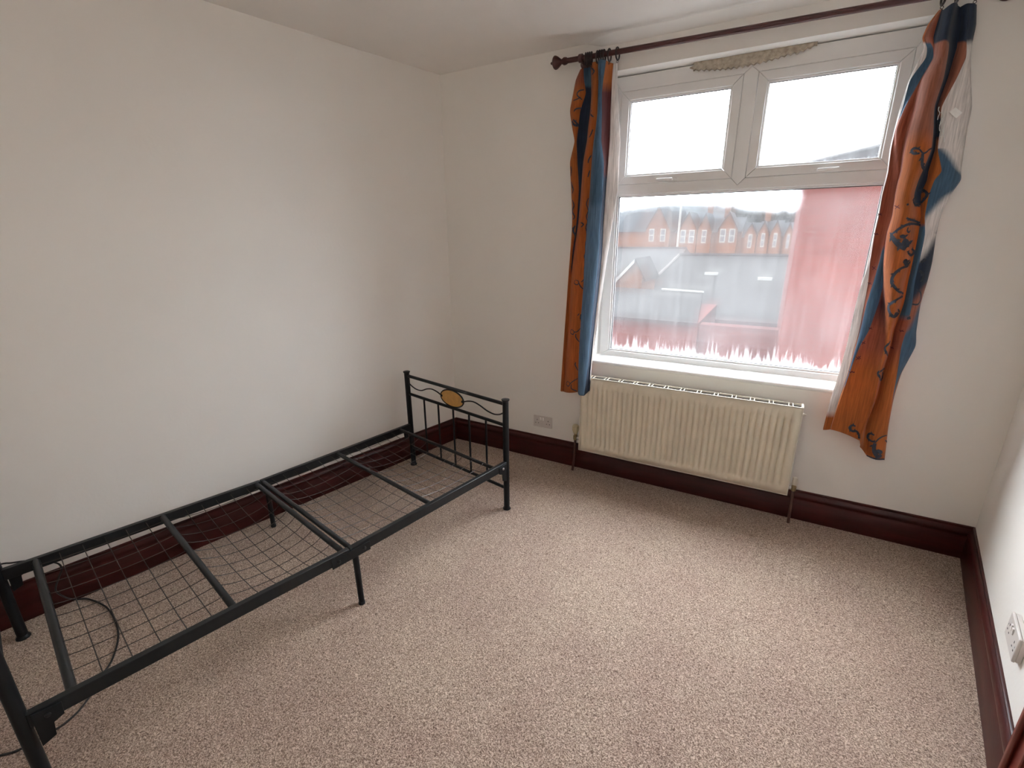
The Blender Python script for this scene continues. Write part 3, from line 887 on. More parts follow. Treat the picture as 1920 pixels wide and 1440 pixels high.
L_STROKES=[(0.005,[(0.9,1.748),(0.559,1.886),(0.469,2.187),(0.888,2.407)]),(0.004,[(0.23,2.463),(0.55,2.407),(0.758,2.301)]),(0.008,[(0.213,3.577),(0.531,3.797),(0.96,3.797),(0.405,3.52)]),(0.006,[(2.245,0.341),(2.642,0.561),(2.362,0.715)]),(0.006,[(2.398,3.008),(2.261,3.236),(2.706,3.407)]),(0.005,[(2.773,4.171),(2.664,4.52),(2.508,4.724)]),(0.005,[(2.917,5.65),(2.747,5.837),(2.722,6.057)]),(0.005,[(2.896,6.341),(2.774,6.561)]),(0.005,[(0.194,6.195),(0.277,6.341),(0.118,6.52)]),(0.004,[(0.157,6.699),(0.312,6.959)]),(0.005,[(1.03,2.789),(0.666,2.902),(0.522,3.122)]),(0.005,[(0.241,6.789),(0.405,7.008),(0.269,7.179)]),(0.005,[(0.225,7.358),(0.494,7.504),(0.251,7.659),(0.609,7.805),(0.361,7.902)]),(0.008,[(0.788,8.154),(0.537,8.301),(1.236,8.447),(2.034,8.602)]),(0.005,[(2.464,8.033),(2.719,8.106),(2.53,8.203)]),(0.004,[(2.944,7.309),(2.828,7.455),(2.996,7.634),(2.896,7.805),(3.037,8.008),(2.927,8.203),(3.083,8.447),(2.999,8.65),(3.066,8.87),(2.973,9.065),(3.072,9.236),(3.015,9.439)]),(0.004,[(2.447,9.707),(2.38,9.805),(2.637,9.854),(2.7,9.756),(2.48,9.707)]),(0.005,[(2.727,9.805),(2.842,9.927),(3.003,10.057)]),(0.004,[(3.012,9.707),(2.855,9.78)]),(0.004,[(2.872,10.764),(2.783,10.829)]),(0.005,[(2.979,10.789),(2.979,10.943),(3.096,11.049)]),(0.004,[(2.39,11.244),(2.306,11.317),(2.549,11.35),(2.604,11.293),(2.39,11.244)]),(0.004,[(2.606,11.301),(2.809,11.301),(3.0,11.236)]),(0.005,[(2.749,11.341),(2.764,11.415),(2.98,11.504)]),(0.005,[(2.835,11.967),(2.802,12.065),(2.966,12.26)]),(0.004,[(2.309,12.545),(2.23,12.626),(2.417,12.691),(2.525,12.593),(2.309,12.545)]),(0.004,[(2.499,12.626),(2.73,12.537),(2.998,12.48)]),(0.005,[(2.619,12.626),(2.632,12.764),(2.875,12.87),(2.938,12.943)])]
R_STROKES=[(0.007,[(4.515,8.283),(4.316,8.283),(4.215,8.131),(4.297,8.008),(4.471,8.104)]),(0.005,[(4.471,8.104),(4.63,8.269),(4.772,8.214),(4.904,8.021),(5.11,7.842)]),(0.012,[(4.634,8.283),(4.724,8.585),(4.875,8.778),(5.09,8.874)]),(0.008,[(4.955,11.213),(4.921,11.392),(5.238,11.502),(5.973,11.433),(6.636,11.172),(6.617,10.883),(5.968,10.663),(5.237,10.732)]),(0.014,[(5.079,11.131),(5.428,11.255)]),(0.006,[(4.51,11.502),(4.617,11.488)]),(0.007,[(4.567,12.149),(4.786,12.245),(5.313,12.314),(5.987,12.396)]),(0.008,[(6.228,12.507),(5.099,12.438),(4.69,12.479),(4.416,12.644),(4.245,12.851),(4.115,13.029)]),(0.014,[(4.132,13.002),(4.24,13.194),(4.404,13.346),(4.585,13.47),(4.759,13.538)]),(0.02,[(4.581,13.291),(4.772,13.332),(4.949,13.428)]),(0.011,[(4.479,13.139),(4.576,13.098),(4.706,13.153)]),(0.006,[(4.752,12.603),(4.732,12.754),(4.829,12.851),(4.909,12.754)]),(0.008,[(4.969,13.58),(4.94,13.662),(5.294,13.731),(5.761,13.69),(5.808,13.593),(5.329,13.538)]),(0.014,[(4.745,14.034),(4.86,13.979),(4.97,14.116)]),(0.012,[(7.252,13.979),(7.361,13.869)]),(0.012,[(4.724,13.979),(4.856,14.034),(4.972,14.185),(5.579,14.048)]),(0.009,[(5.305,14.24),(4.779,14.295),(4.533,14.433),(4.371,14.653),(4.338,14.928),(4.472,15.189),(4.781,15.423),(5.504,15.533)]),(0.009,[(5.49,15.644),(4.82,15.685),(4.447,15.822),(4.219,16.043),(4.245,16.263),(4.606,16.442),(5.333,16.442),(5.577,16.331),(4.931,16.235)]),(0.016,[(4.666,16.373),(5.455,16.442)]),(0.007,[(4.977,17.625),(4.282,17.927),(4.228,18.134),(4.84,18.313),(5.68,18.395)]),(0.008,[(5.958,18.794),(4.32,18.891),(4.4,19.083),(5.466,19.29),(6.027,19.221),(5.436,18.932)]),(0.016,[(7.201,13.91),(7.319,14.02)]),(0.009,[(7.138,14.433),(7.533,14.653),(7.373,14.928)]),(0.006,[(7.012,16.001),(7.554,16.001),(7.778,15.74),(7.568,15.465),(7.182,15.341)]),(0.012,[(6.879,16.469),(7.027,16.552)]),(0.008,[(3.771,21.023),(3.654,20.968),(3.6,21.202),(3.7,21.408),(3.833,21.367),(3.933,21.518),(3.963,21.807)]),(0.008,[(6.397,21.257),(6.196,21.23),(6.099,21.353),(6.245,21.422),(6.452,21.436)]),(0.005,[(6.453,21.45),(6.608,21.353),(6.803,21.298),(7.057,21.285)]),(0.013,[(6.454,21.463),(6.403,21.601),(6.481,21.752),(6.67,21.849),(6.815,21.78)]),(0.022,[(6.609,21.725),(6.727,21.629)]),(0.006,[(6.943,21.408),(7.827,21.45)]),(0.006,[(6.043,21.986),(6.551,21.986),(7.211,21.972)])]
R_CROSSES=[(0.003,[(1.301,14.268),(1.604,14.336),(1.93,14.405)]),(0.003,[(1.414,14.405),(1.604,14.336),(1.782,14.268)]),(0.003,[(0.943,14.997),(1.393,15.052),(1.909,15.121)]),(0.003,[(1.112,15.134),(1.393,15.052),(1.666,14.983)]),(0.003,[(2.785,16.827),(3.041,16.868),(3.2,16.923)]),(0.003,[(2.934,16.923),(3.041,16.868),(3.121,16.813)]),(0.003,[(2.799,17.666),(3.078,17.749),(3.196,17.831)]),(0.003,[(3.039,17.845),(3.078,17.749),(3.12,17.652)]),(0.003,[(3.015,18.409),(3.117,18.464),(3.217,18.519)]),(0.003,[(3.072,18.519),(3.117,18.464),(3.162,18.409)]),(0.003,[(6.356,16.923),(6.576,16.978),(6.788,17.047)]),(0.003,[(6.462,17.061),(6.576,16.978),(6.691,16.923)]),(0.003,[(5.273,18.01),(6.097,18.065),(6.337,18.12)]),(0.003,[(5.866,18.12),(6.097,18.065),(6.226,18.01)]),(0.003,[(1.47,18.877),(3.044,18.932),(3.14,18.987)]),(0.003,[(3.002,18.987),(3.044,18.932),(3.086,18.877)]),(0.003,[(0.0,11.832),(1.01,11.887),(1.2,11.956)]),(0.003,[(0.0,11.97),(1.01,11.887),(1.129,11.819)]),(0.003,[(0.387,12.892),(1.156,12.961),(1.368,13.016)]),(0.003,[(1.029,13.029),(1.156,12.961),(1.276,12.878)]),(0.003,[(4.018,11.516),(4.134,11.571),(4.251,11.64)]),(0.003,[(4.059,11.654),(4.134,11.571),(4.213,11.502)]),(0.003,[(3.082,18.395),(3.171,18.45),(3.254,18.492)]),(0.003,[(3.131,18.492),(3.171,18.45),(3.206,18.395)]),(0.003,[(2.238,18.891),(3.049,18.932),(3.129,18.973)]),(0.003,[(3.017,18.987),(3.049,18.932),(3.087,18.891)])]

# printed colour of each of the six strips, row by row, plus painted window light
L_COL = ['rbobom', 'rboboW', 'onobmw', 'onobmw', 'onobmw', 'onobmw', 'onobmw', 'onobnw', 'onobnw', 'onobnw', 'ooobnw', 'ooobnw', 'ooobnw', 'ooobnn']
L_COL = [c.replace('W', 'w') for c in L_COL]
L_COL[0] = 'rbobow'
L_COL = [c[:3] + ('c' if i > 7 else 'b') + c[4:] for i, c in enumerate(L_COL)]  # lower blue strip painted paler for the window light falling on it
R_COL = ['oosnnnnn', 'osrnnnnn', 'osrnnnnn', 'wbrrsnsw', 'wbrrsnsw', 'wbrrsnsw', 'wbrrsnsw', 'wrrrsnnw', 'wrrronow', 'wrrronob', 'wrrronob', 'wrrronob', 'wrrrooow',
         'wrrroobw', 'wrbrooBn', 'wrbrooBn', 'wrbmooBs', 'wmbrooru', 'wobroorb', 'woboooob', 'wooooooo', 'oooooooo', 'oooooooo']
R_COL = [c.replace('B', 'b').replace('u', 'b') for c in R_COL]
R_SLOPE = {7: ((8.0, 10.5, -1.5), (10.5, 13.0, 1.4), (13.0, 16.0, 0.8), (16.0, 21.0, 1.2))}
L_BULGE = [0.020, -0.016, 0.022, 0.030, -0.014, 0.006]
R_BULGE = [0.006, -0.006, 0.016, -0.018, 0.042, -0.012, 0.020, 0.010]


class Curtain:
    def __init__(s, rows, cols, bulge, wob, slope=None):
        s.slope = slope or {}
        s.rows = [[Vector(p) for p in r] for r in rows]
        s.cols, s.bulge, s.wob = cols, bulge, wob
        s.nr, s.np = len(rows), len(rows[0]) - 1

    def strand(s, k, v):
        i = min(int(v), s.nr - 2)
        t = v - i
        p0, p1, p2, p3 = s.rows[max(i - 1, 0)][k], s.rows[i][k], s.rows[i + 1][k], s.rows[min(i + 2, s.nr - 1)][k]
        # tension 0.35 keeps the creases of the cloth
        m1, m2 = (p2 - p0) * 0.3, (p3 - p1) * 0.3
        h = t * t
        c = h * t
        return p1 * (2 * c - 3 * h + 1) + m1 * (c - 2 * h + t) + p2 * (-2 * c + 3 * h) + m2 * (c - h)

    def at(s, u, v):
        k = min(int(u), s.np - 1)
        a = u - k
        p = s.strand(k, v) * (1 - a) + s.strand(k + 1, v) * a
        w = (s.strand(k + 1, v) - s.strand(k, v)).length
        p.y -= s.bulge[k] * math.sin(math.pi * a) * min(1.0, w / 0.06)
        p.y += 0.004 * noise.noise(Vector((u * 1.7, p.z * 3.5, s.wob)))
        return p

    def normal(s, u, v):
        d = 0.03
        a = s.at(min(u + d, s.np), v) - s.at(max(u - d, 0), v)
        b = s.at(u, min(v + d, s.nr - 1)) - s.at(u, max(v - d, 0))
        n = a.cross(b).normalized()
        return n if n.y < 0 else -n

    def tone(s, k, a, v):
        """printed colour of the cloth, painted light included, at strip k, fraction a, row v"""
        for v0, v1, m in s.slope.get(k, ()):
            if v0 <= v < v1:
                v = min(max(v + m * (a - 0.5), 0), s.nr - 1)
                break
        r = min(int(v), s.nr - 2)
        t = v - r
        n1, n2 = s.cols[r][k], s.cols[r + 1][k]
        soft = n1 in 'orsm' and n2 in 'orsm'
        t = min(1, max(0, (t - 0.1) / 0.8)) if soft else min(1, max(0, (t - (0.25 if k in s.slope else 0.42)) / (0.5 if k in s.slope else 0.16)))
        c1, c2 = TONES[n1], TONES[n2]
        return tuple(c1[q] * (1 - t) + c2[q] * t for q in range(3)) + (1.0,)

    def mesh(s, name, mat, parent, k0, k1, subu=10, subv=10):
        g = G()
        nu = (k1 - k0) * subu
        nv = (s.nr - 1) * subv
        uv = []
        for j in range(nv + 1):
            for i in range(nu + 1):
                u, v = k0 + i / subu, j / subv
                g.v.append(s.at(min(u, s.np - 1e-6), v))
        tones = []
        for j in range(nv):
            for i in range(nu):
                g.f.append((j * (nu + 1) + i, j * (nu + 1) + i + 1, (j + 1) * (nu + 1) + i + 1, (j + 1) * (nu + 1) + i))
                k = k0 + i // subu
                for (ii, jj) in ((i, j), (i + 1, j), (i + 1, j + 1), (i, j + 1)):
                    v = jj / subv
                    aa = ii / subu - (i // subu)
                    tones.append(s.tone(k, aa, v))
        o = part(name, g, mat, parent, recalc=False, angle=75)
        at = o.data.color_attributes.new('print', 'FLOAT_COLOR', 'CORNER')
        at.data.foreach_set('color', [x for c in tones for x in c])
        so = o.modifiers.new('thickness', 'SOLIDIFY')
        so.thickness = 0.0016
        so.offset = 0
        return o

    def strokes(s, name, lines, mat, parent, wscale=1.0):
        """flat printed motifs laid on the cloth"""
        for w, pts in lines:
            if len(pts) > 2:
                q = catmull([(a, b, 0) for a, b in pts], 6)
            else:
                q = [Vector((*pts[0], 0)).lerp(Vector((*pts[1], 0)), t / 4) for t in range(5)]
            P, Nn = [], []
            for c in q:
                u, v = min(max(c.x, 0.01), s.np - 0.01), min(max(c.y, 0.0), s.nr - 1)
                nrm = s.normal(u, v)
                P.append(s.at(u, v) + nrm * 0.0022)
                Nn.append(nrm)
            g = G()
            m = len(P)
            for i in range(m):
                t = (P[min(i + 1, m - 1)] - P[max(i - 1, 0)])
                if t.length < 1e-6: t = Vector((0, 0, 1))
                side = Nn[i].cross(t.normalized()).normalized()
                ww = w * wscale * 0.5 * (0.45 + 0.55 * math.sin(math.pi * (0.12 + 0.8 * i / (m - 1))))
                g.v += [P[i] + side * ww, P[i] - side * ww]
            g.f = [(2 * i, 2 * i + 1, 2 * i + 3, 2 * i + 2) for i in range(m - 1)]
            if w >= 0.007:          # small leaves budding from the stem
                for q_, i in enumerate(range(3, m - 2, 6)):
                    t = (P[i + 1] - P[i - 1]).normalized()
                    sd = Nn[i].cross(t).normalized() * (1 if q_ % 2 else -1)
                    d = (sd * 0.8 + t * 0.6).normalized()
                    e_ = Nn[i].cross(d).normalized()
                    l_ = w * 1.9
                    c0 = P[i]
                    g.add([c0, c0 + d * l_ * 0.45 + e_ * l_ * 0.22, c0 + d * l_, c0 + d * l_ * 0.45 - e_ * l_ * 0.22], [(0, 1, 2, 3)])
            part(name, g, mat, parent, recalc=False, angle=80)


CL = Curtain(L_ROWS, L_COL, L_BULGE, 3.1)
CR = Curtain(R_ROWS, R_COL, R_BULGE, 8.7, R_SLOPE)
cl = root('curtain', (1.06, -0.1, 0.575))
tag(cl, 'narrow bunched orange and blue curtain to the left of the window, above the valve', 'curtain', 'pair of orange and blue curtains')
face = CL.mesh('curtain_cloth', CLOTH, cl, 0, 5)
CL.strokes('printed_scroll', L_STROKES, PRINT, face, 1.5)
lin = CL.mesh('curtain_lining', CLOTH, cl, 5, 6)
lin['label'] = 'pale lining edge'

cr = root('curtain', (2.6, -0.1, 0.49))
tag(cr, 'wide twisted orange and blue curtain swept across the right edge of the window', 'curtain', 'pair of orange and blue curtains')
face = CR.mesh('curtain_cloth', CLOTH, cr, 1, 8)
CR.strokes('printed_scroll', R_STROKES, PRINT, face, 1.45)
CR.strokes('printed_sprig', R_CROSSES, PRINTM, face, 1.3)
lin = CR.mesh('curtain_lining', CLOTH, cr, 0, 1)
lin['label'] = 'pale lining turned forward along the window side'
# care label and frayed threads on the turned-back lining
LB = [(2.6429, -0.083, 2.0466), (2.669, -0.085, 2.0244), (2.6534, -0.088, 2.0049), (2.6262, -0.086, 2.0312)]
def cloth_point(x, z):
    best = None
    for j in range(0, 120):
        for i in range(0, 81):
            p = CR.at(i / 10.0 * 0.999, j / 119 * (CR.nr - 1))
            d = (p.x - x) ** 2 + (p.z - z) ** 2
            if best is None or d < best[0]:
                best = (d, p)
    return best[1]
g = G()
ly = min(cloth_point(p[0], p[2]).y for p in LB) - 0.004
g.add([(p[0], ly - 0.001 * i, p[2]) for i, p in enumerate(LB)] + [(p[0], ly + 0.0008 - 0.001 * i, p[2]) for i, p in enumerate(LB)],
      [(0, 1, 2, 3), (7, 6, 5, 4), (0, 4, 5, 1), (1, 5, 6, 2), (2, 6, 7, 3), (3, 7, 4, 0)])
part('care_label', g, LABELM, cr)['label'] = 'small white sewn-in label'
random.seed(4)
for k in range(5):
    x0, z0 = 2.595 + 0.006 * k, 2.055 - 0.022 * k
    y0 = cloth_point(x0, z0).y - 0.005
    pts = [(x0 + random.uniform(-.008, .008) + 0.002 * q, y0 - 0.002 * math.sin(q), z0 - 0.012 * q) for q in range(5)]
    part('loose_thread', G().path(catmull(pts, 4), 0.0013, 5), LABELM, cr)

# ================================================================ radiator
rad = root('radiator', (1.71, -0.06, 0.187))
tag(rad, 'cream ribbed panel radiator with a slotted top grille under the window', 'radiator')
X0, X1, Z0, Z1, YF = 1.099, 2.321, 0.187, 0.697, -0.110
# front panel: vertical ribs pressed between flat margins
NR = 36
g = G()
pitch = (X1 - X0 - 0.05) / NR
xs = [X0]
ys = [0.0]
for i in range(NR):
    b0 = X0 + 0.025 + pitch * i
    for t, d in ((0.30, 0.0), (0.42, 0.013), (0.58, 0.013), (0.70, 0.0)):
        xs.append(b0 + pitch * t)
        ys.append(d)
xs.append(X1)
ys.append(0.0)
zs = [(Z0, 0), (Z0 + 0.046, 0), (Z0 + 0.060, 1), (Z1 - 0.075, 1), (Z1 - 0.060, 0), (Z1 - 0.004, 0)]
nx = len(xs)
for z, k in zs:
    for x, d in zip(xs, ys):
        g.v.append(Vector((x, YF + (d if k else 0.0), z)))
for j in range(len(zs) - 1):
    for i in range(nx - 1):
        g.f.append((j * nx + i, j * nx + i + 1, (j + 1) * nx + i + 1, (j + 1) * nx + i))
o = part('front_panel', g, RADM, rad, recalc=False, angle=80)
so = o.modifiers.new('thickness', 'SOLIDIFY')
so.thickness = 0.002
so.offset = 1
# pale rim round the front panel
for a, b in (((X0 - 0.006, YF - 0.002, Z0 - 0.006), (X0, YF + 0.004, Z1)), ((X1, YF - 0.002, Z0 - 0.006), (X1 + 0.006, YF + 0.004, Z1)), ((X0, YF - 0.002, Z0 - 0.006), (X1, YF + 0.004, Z0)), ((X0 - 0.006, YF - 0.003, Z1 - 0.004), (X1 + 0.006, YF + 0.004, Z1 + 0.003))):
    part('panel_rim', G().box(a, b), RADI, rad, 0.0015)
YBK = -0.046
part('back_panel', G().box((X0 + 0.004, YBK - 0.004, Z0 + 0.01), (X1 - 0.004, YBK, Z1 - 0.01)), RADG, rad)
part('convector_fins', G().box((X0 + 0.02, YF + 0.02, Z0 + 0.03), (X1 - 0.02, YBK - 0.006, Z1 - 0.04)), RADG, rad)
for xa in (X0 - 0.006, X1 + 0.003):
    part('side_cover', G().box((xa, YF + 0.005, Z0 + 0.004), (xa + 0.003, YBK, Z1)), RADI, rad, 0.001)
part('grille_rail', G().box((X0, YBK - 0.004, Z1 - 0.003), (X1, YBK + 0.001, Z1 + 0.002)), RADI, rad, 0.001)
NG = 13
for i in range(NG):
    x = X0 + 0.05 + (X1 - X0 - 0.06) * i / (NG - 0.4)
    for dx in (0.0, 0.020):
        part('grille_bar', G().box((x + dx, YF + 0.006, Z1 - 0.003), (x + dx + 0.0045, YBK - 0.004, Z1 + 0.001)), RADI, rad)
part('grille_end', G().box((X1 - 0.004, YF + 0.006, Z1 - 0.004), (X1 + 0.006, YBK + 0.001, Z1 + 0.0045)), RADI, rad, 0.001)
part('bleed_valve', G().lathe([(0, 0.007), (0.010, 0.007), (0.012, 0.004), (0.018, 0.004)], (X1 + 0.006, -0.075, Z1 - 0.045), (1, 0, 0), 10), RADI, rad)
for bx in (X0 + 0.2, X1 - 0.2):
    part('wall_bracket', G().box((bx - 0.02, YBK, Z0 + 0.06), (bx + 0.02, -0.0005, Z1 - 0.06)), RADI, rad)
# thermostatic valve on the left
VX, VY = 1.058, -0.082
v = part('thermostatic_valve', G().lathe([(0, 0.012), (0.012, 0.014), (0.03, 0.014), (0.034, 0.010), (0.044, 0.010)], (VX, VY, 0.238), (0, 0, 1), 14), BRASS, rad)
prof = [(0, 0.013), (0.006, 0.0155), (0.012, 0.0185), (0.020, 0.020), (0.050, 0.0215), (0.058, 0.021), (0.063, 0.015)]
part('valve_cap', G().lathe(prof, (VX, VY, 0.284), (0, 0, 1), 20), VALVE, v)
for k in range(14):
    t = 2 * math.pi * k / 14
    part('cap_ridge', G().tube((VX + 0.0205 * math.cos(t), VY + 0.0205 * math.sin(t), 0.305), (VX + 0.0215 * math.cos(t), VY + 0.0215 * math.sin(t), 0.337), 0.0016, 6), VALVE, v)
part('valve_nut', G().lathe([(0, 0.013), (0.018, 0.013)], (VX + 0.012, VY, 0.252), (1, 0, 0), 6), CHROME, v)
part('valve_tail', G().tube((VX + 0.028, VY, 0.252), (X0 + 0.004, VY, 0.252), 0.008, 10), BRASS, v)
part('pipe', G().path(catmull([(VX, VY, 0.240), (VX - 0.002, VY + 0.001, 0.16), (VX - 0.010, VY + 0.006, 0.06), (VX - 0.016, VY + 0.008, 0.0)], 5), 0.0078, 10), COPPER, rad)
# lockshield valve on the right
VX2 = 2.352
v = part('lockshield_valve', G().lathe([(0, 0.011), (0.010, 0.013), (0.028, 0.013), (0.032, 0.009), (0.040, 0.009)], (VX2, VY, 0.205), (0, 0, 1), 14), BRASS, rad)
part('valve_cap', G().lathe([(0, 0.0125), (0.004, 0.014), (0.038, 0.0125), (0.042, 0.011)], (VX2, VY, 0.243), (0, 0, 1), 14), RADI, v)
part('valve_nut', G().lathe([(0, 0.012), (0.016, 0.012)], (VX2 - 0.012, VY, 0.221), (-1, 0, 0), 6), CHROME, v)
part('valve_tail', G().tube((VX2 - 0.024, VY, 0.221), (X1, VY, 0.221), 0.008, 10), BRASS, v)
part('pipe', G().path(catmull([(VX2, VY, 0.206), (VX2 + 0.002, VY, 0.12), (VX2 + 0.006, VY + 0.002, 0.0)], 5), 0.0078, 10), COPPER, rad)

# ================================================================ sockets
def double_socket(M, base, depth, label):
    """M: wall frame (x along the wall, y into the room); base: lower left corner of the plate on the wall"""
    bx, bz = base
    T = M @ Matrix.Translation((bx, 0.0004, bz))
    p = T @ Vector((0.073, 0, 0))
    r = root('double_socket', p)
    tag(r, label, 'socket', 'double wall sockets')
    w, h = 0.147, 0.087
    if depth > 0:
        part('back_box', G().box((0.002, 0, 0.002), (w - 0.002, depth, h - 0.002)).xf(T), SOCK, r, 0.002)
    f0, f1 = depth, depth + 0.009
    part('face_plate', G().box((0, f0 + (0.0004 if depth else 0), 0), (w, f1, h)).xf(T), SOCK, r, 0.003)
    for x in (0.058, 0.078):
        part('rocker_switch', G().prism([(f1 + 0.0002, 0.052), (f1 + 0.003, 0.053), (f1 + 0.0052, 0.074), (f1 + 0.0002, 0.075)], 'x', x - 0.0055, x + 0.0055).xf(T), SOCKR, r, 0.0008)
    for cx in (0.030, 0.117):
        for dx, dz, sx, sz in ((0, 0.053, 0.0022, 0.0042), (-0.0115, 0.030, 0.0036, 0.0022), (0.0115, 0.030, 0.0036, 0.0022)):
            part('pin_slot', G().box((cx + dx - sx, f1 + 0.0002, dz - sz), (cx + dx + sx, f1 + 0.0006, dz + sz)).xf(T), SLOT, r)
    for cx in (0.013, 0.134):
        part('screw_cap', G().lathe([(0, 0.003), (0.0008, 0.003)], T @ Vector((cx, f1 + 0.0001, 0.046)), (T.to_3x3() @ Vector((0, 1, 0))), 10), CHROME, r)


MW = Matrix(((1, 0, 0, 0), (0, -1, 0, 0), (0, 0, 1, 0), (0, 0, 0, 1)))
double_socket(MW, (0.7025, 0.2455), 0.0, 'flush double socket on the window wall left of the radiator')
double_socket(MR, (0.998, 0.299), 0.0125, 'surface-mounted double socket on the right wall near the door')

# ================================================================ bed frame
bed = root('bed_frame', (-0.0152, -0.5327, 0.0), -0.2025)
tag(bed, 'black metal single bed frame without a mattress, along the left wall', 'bed')


def bpart(name, g, mat=BLACK, parent=None, bevel=0.0, angle=38):
    return part(name, g, mat, parent or bed, bevel, local=True, angle=angle)


PXL, PXR = 0.018, 0.914
YH = -2.005


def post(x, y, h, r=0.0175):
    p = bpart('post', G().tube((x, y, 0.0), (x, y, h), r, 20))
    bpart('post_cap', G().lathe([(0, r + 0.0005), (0.004, r + 0.004), (0.009, r + 0.006), (0.012, r + 0.0055), (0.015, r * 0.6), (0.016, 0.001)], (x, y, h - 0.004), (0, 0, 1), 20), BLACKW, p)
    bpart('post_foot', G().lathe([(0, r + 0.006), (0.005, r + 0.006), (0.011, r + 0.002), (0.014, r + 0.0005)], (x, y, 0.0), (0, 0, 1), 20), BLACK, p)
    return p


for x in (PXL, PXR):
    post(x, 0.0, 0.690)
    post(x, YH, 1.02)


def end_panel(y, z_top, z_mid, z_low, oval_z, oz):
    bpart('top_rail', G().tube((PXL, y, z_top), (PXR, y, z_top), 0.0105, 12))
    bpart('middle_rail', G().tube((PXL, y, z_mid), (PXR, y, z_mid), 0.0095, 12))
    bpart('bottom_rail', G().tube((PXL, y, z_low), (PXR, y, z_low), 0.0095, 12))
    for i in range(5):
        x = 0.187 + 0.1425 * i
        bpart('spindle', G().tube((x, y, z_low), (x, y, z_mid), 0.0062, 8))
    dz = oval_z - 0.603
    for pts in ([(0.030, 0.622), (0.062, 0.604), (0.110, 0.590), (0.165, 0.592), (0.225, 0.615), (0.275, 0.624), (0.322, 0.618), (0.364, 0.604)],
                [(0.570, 0.604), (0.612, 0.618), (0.660, 0.624), (0.710, 0.614), (0.770, 0.594), (0.825, 0.587), (0.868, 0.596), (0.905, 0.618)]):
        bpart('scroll_rod', G().path(catmull([(a, y, b + dz) for a, b in pts], 6), 0.0042, 8))
    ring_pts = [(0.467 + 0.104 * math.cos(2 * math.pi * k / 40), y, oval_z + 0.0535 * math.sin(2 * math.pi * k / 40)) for k in range(40)]
    pl = bpart('oval_plaque', G().prism([(0.467 + 0.101 * math.cos(2 * math.pi * k / 40), oval_z + 0.051 * math.sin(2 * math.pi * k / 40)) for k in range(40)], 'y', y - 0.0022, y + 0.0022), AMBER)
    pl['label'] = 'amber oval plaque'
    bpart('oval_ring', G().path(ring_pts, 0.0048, 8, closed=True))
    for x in (0.372, 0.562):
        bpart('ring_knob', G().lathe([(-0.007, 0.002), (-0.006, 0.006), (0, 0.0095), (0.006, 0.006), (0.007, 0.002)], (x, y - 0.001, oval_z), (0, 1, 0), 12))


end_panel(0.0, 0.668, 0.540, 0.138, 0.603, 0)
end_panel(YH, 0.995, 0.867, 0.47, 0.930, 0)


# side rails: two bolted lengths a side, dipping a little at the joint
def rail_top(y):
    if y > -1.025:
        return 0.320 + (0.306 - 0.320) * (-y / 1.025)
    return 0.306 + (0.330 - 0.306) * ((-y - 1.025) / 0.98)


def rail(x, y0, y1):
    hw, hh = 0.0115, 0.047
    g = G()
    vs = []
    for y in (y0, y1):
        z = rail_top(y)
        s_ = -1 if x > 0.4 else 1      # inner flange side
        vs += [(x - hw, y, z - hh), (x + hw, y, z - hh), (x + hw, y, z), (x - hw, y, z)]
    g.add(vs, [(0, 1, 2, 3), (7, 6, 5, 4), (0, 4, 5, 1), (1, 5, 6, 2), (2, 6, 7, 3), (3, 7, 4, 0)])
    return bpart('side_rail', g, BLACKW, None, 0.002)


RXL, RXR = 0.022, 0.918
for x in (RXL, RXR):
    rail(x, -0.012, -1.018)
    rail(x, -1.0215, YH + 0.012)
    s_ = 1 if x > 0.4 else -1
    xo = x + s_ * 0.0117
    z = rail_top(-1.02)
    p = bpart('joint_plate', G().box((min(xo, xo + s_ * 0.004), -1.105, z - 0.052), (max(xo, xo + s_ * 0.004), -0.925, z - 0.010)), BLACK, None, 0.001)
    for y in (-1.075, -0.955):
        bpart('bolt', G().lathe([(0, 0.008), (0.003, 0.008), (0.0055, 0.004)], (xo + s_ * 0.004, y, z - 0.030), (s_, 0, 0), 10), BLACKW, p)
    # hook brackets at the posts
    for y, dy in ((-0.020, -1), (YH + 0.020, 1)):
        zt = rail_top(y)
        h = bpart('corner_bracket', G().prism([(y, zt - 0.004), (y + dy * 0.062, zt - 0.012), (y + dy * 0.060, zt - 0.052), (y + dy * 0.036, zt - 0.062), (y + dy * 0.032, zt - 0.105), (y, zt - 0.118)], 'x', min(xo, xo + s_ * 0.005), max(xo, xo + s_ * 0.005)), BLACK, None, 0.001)
        bpart('bolt', G().lathe([(0, 0.007), (0.003, 0.007), (0.005, 0.004)], (xo + s_ * 0.005, y + dy * 0.03, zt - 0.028), (s_, 0, 0), 10), CHROME if y > -1 else BLACKW, h)
    # leg under the joint
    lg = bpart('middle_leg', G().path([(x - s_ * 0.002, -0.992, z - 0.05), (x + s_ * 0.004, -0.992, 0.004)], [0.0135, 0.0125], 14), BLACK)
    bpart('leg_cap', G().lathe([(0, 0.0145), (0.012, 0.0145), (0.014, 0.013)], (x + s_ * 0.004, -0.992, 0.0), (0, 0, 1), 14), BLACK, lg)

# cross bars
BARS = [(-0.098, 0.0105), (-0.565, 0.0115), (-1.006, 0.0115), (-1.041, 0.0125), (-1.465, 0.013), (-1.898, 0.0135)]
BZ = -0.013
for y, r in BARS:
    z = rail_top(y) + BZ
    bpart('cross_bar', G().path([(RXL + 0.010, y, z), (RXR - 0.010, y, z)], r, 10), BLACKW)

# wire mesh slung between the bars
SECT = [(-0.098, -0.565, 0.050), (-0.565, -1.006, 0.040), (-1.041, -1.465, 0.062), (-1.465, -1.898, 0.020)]


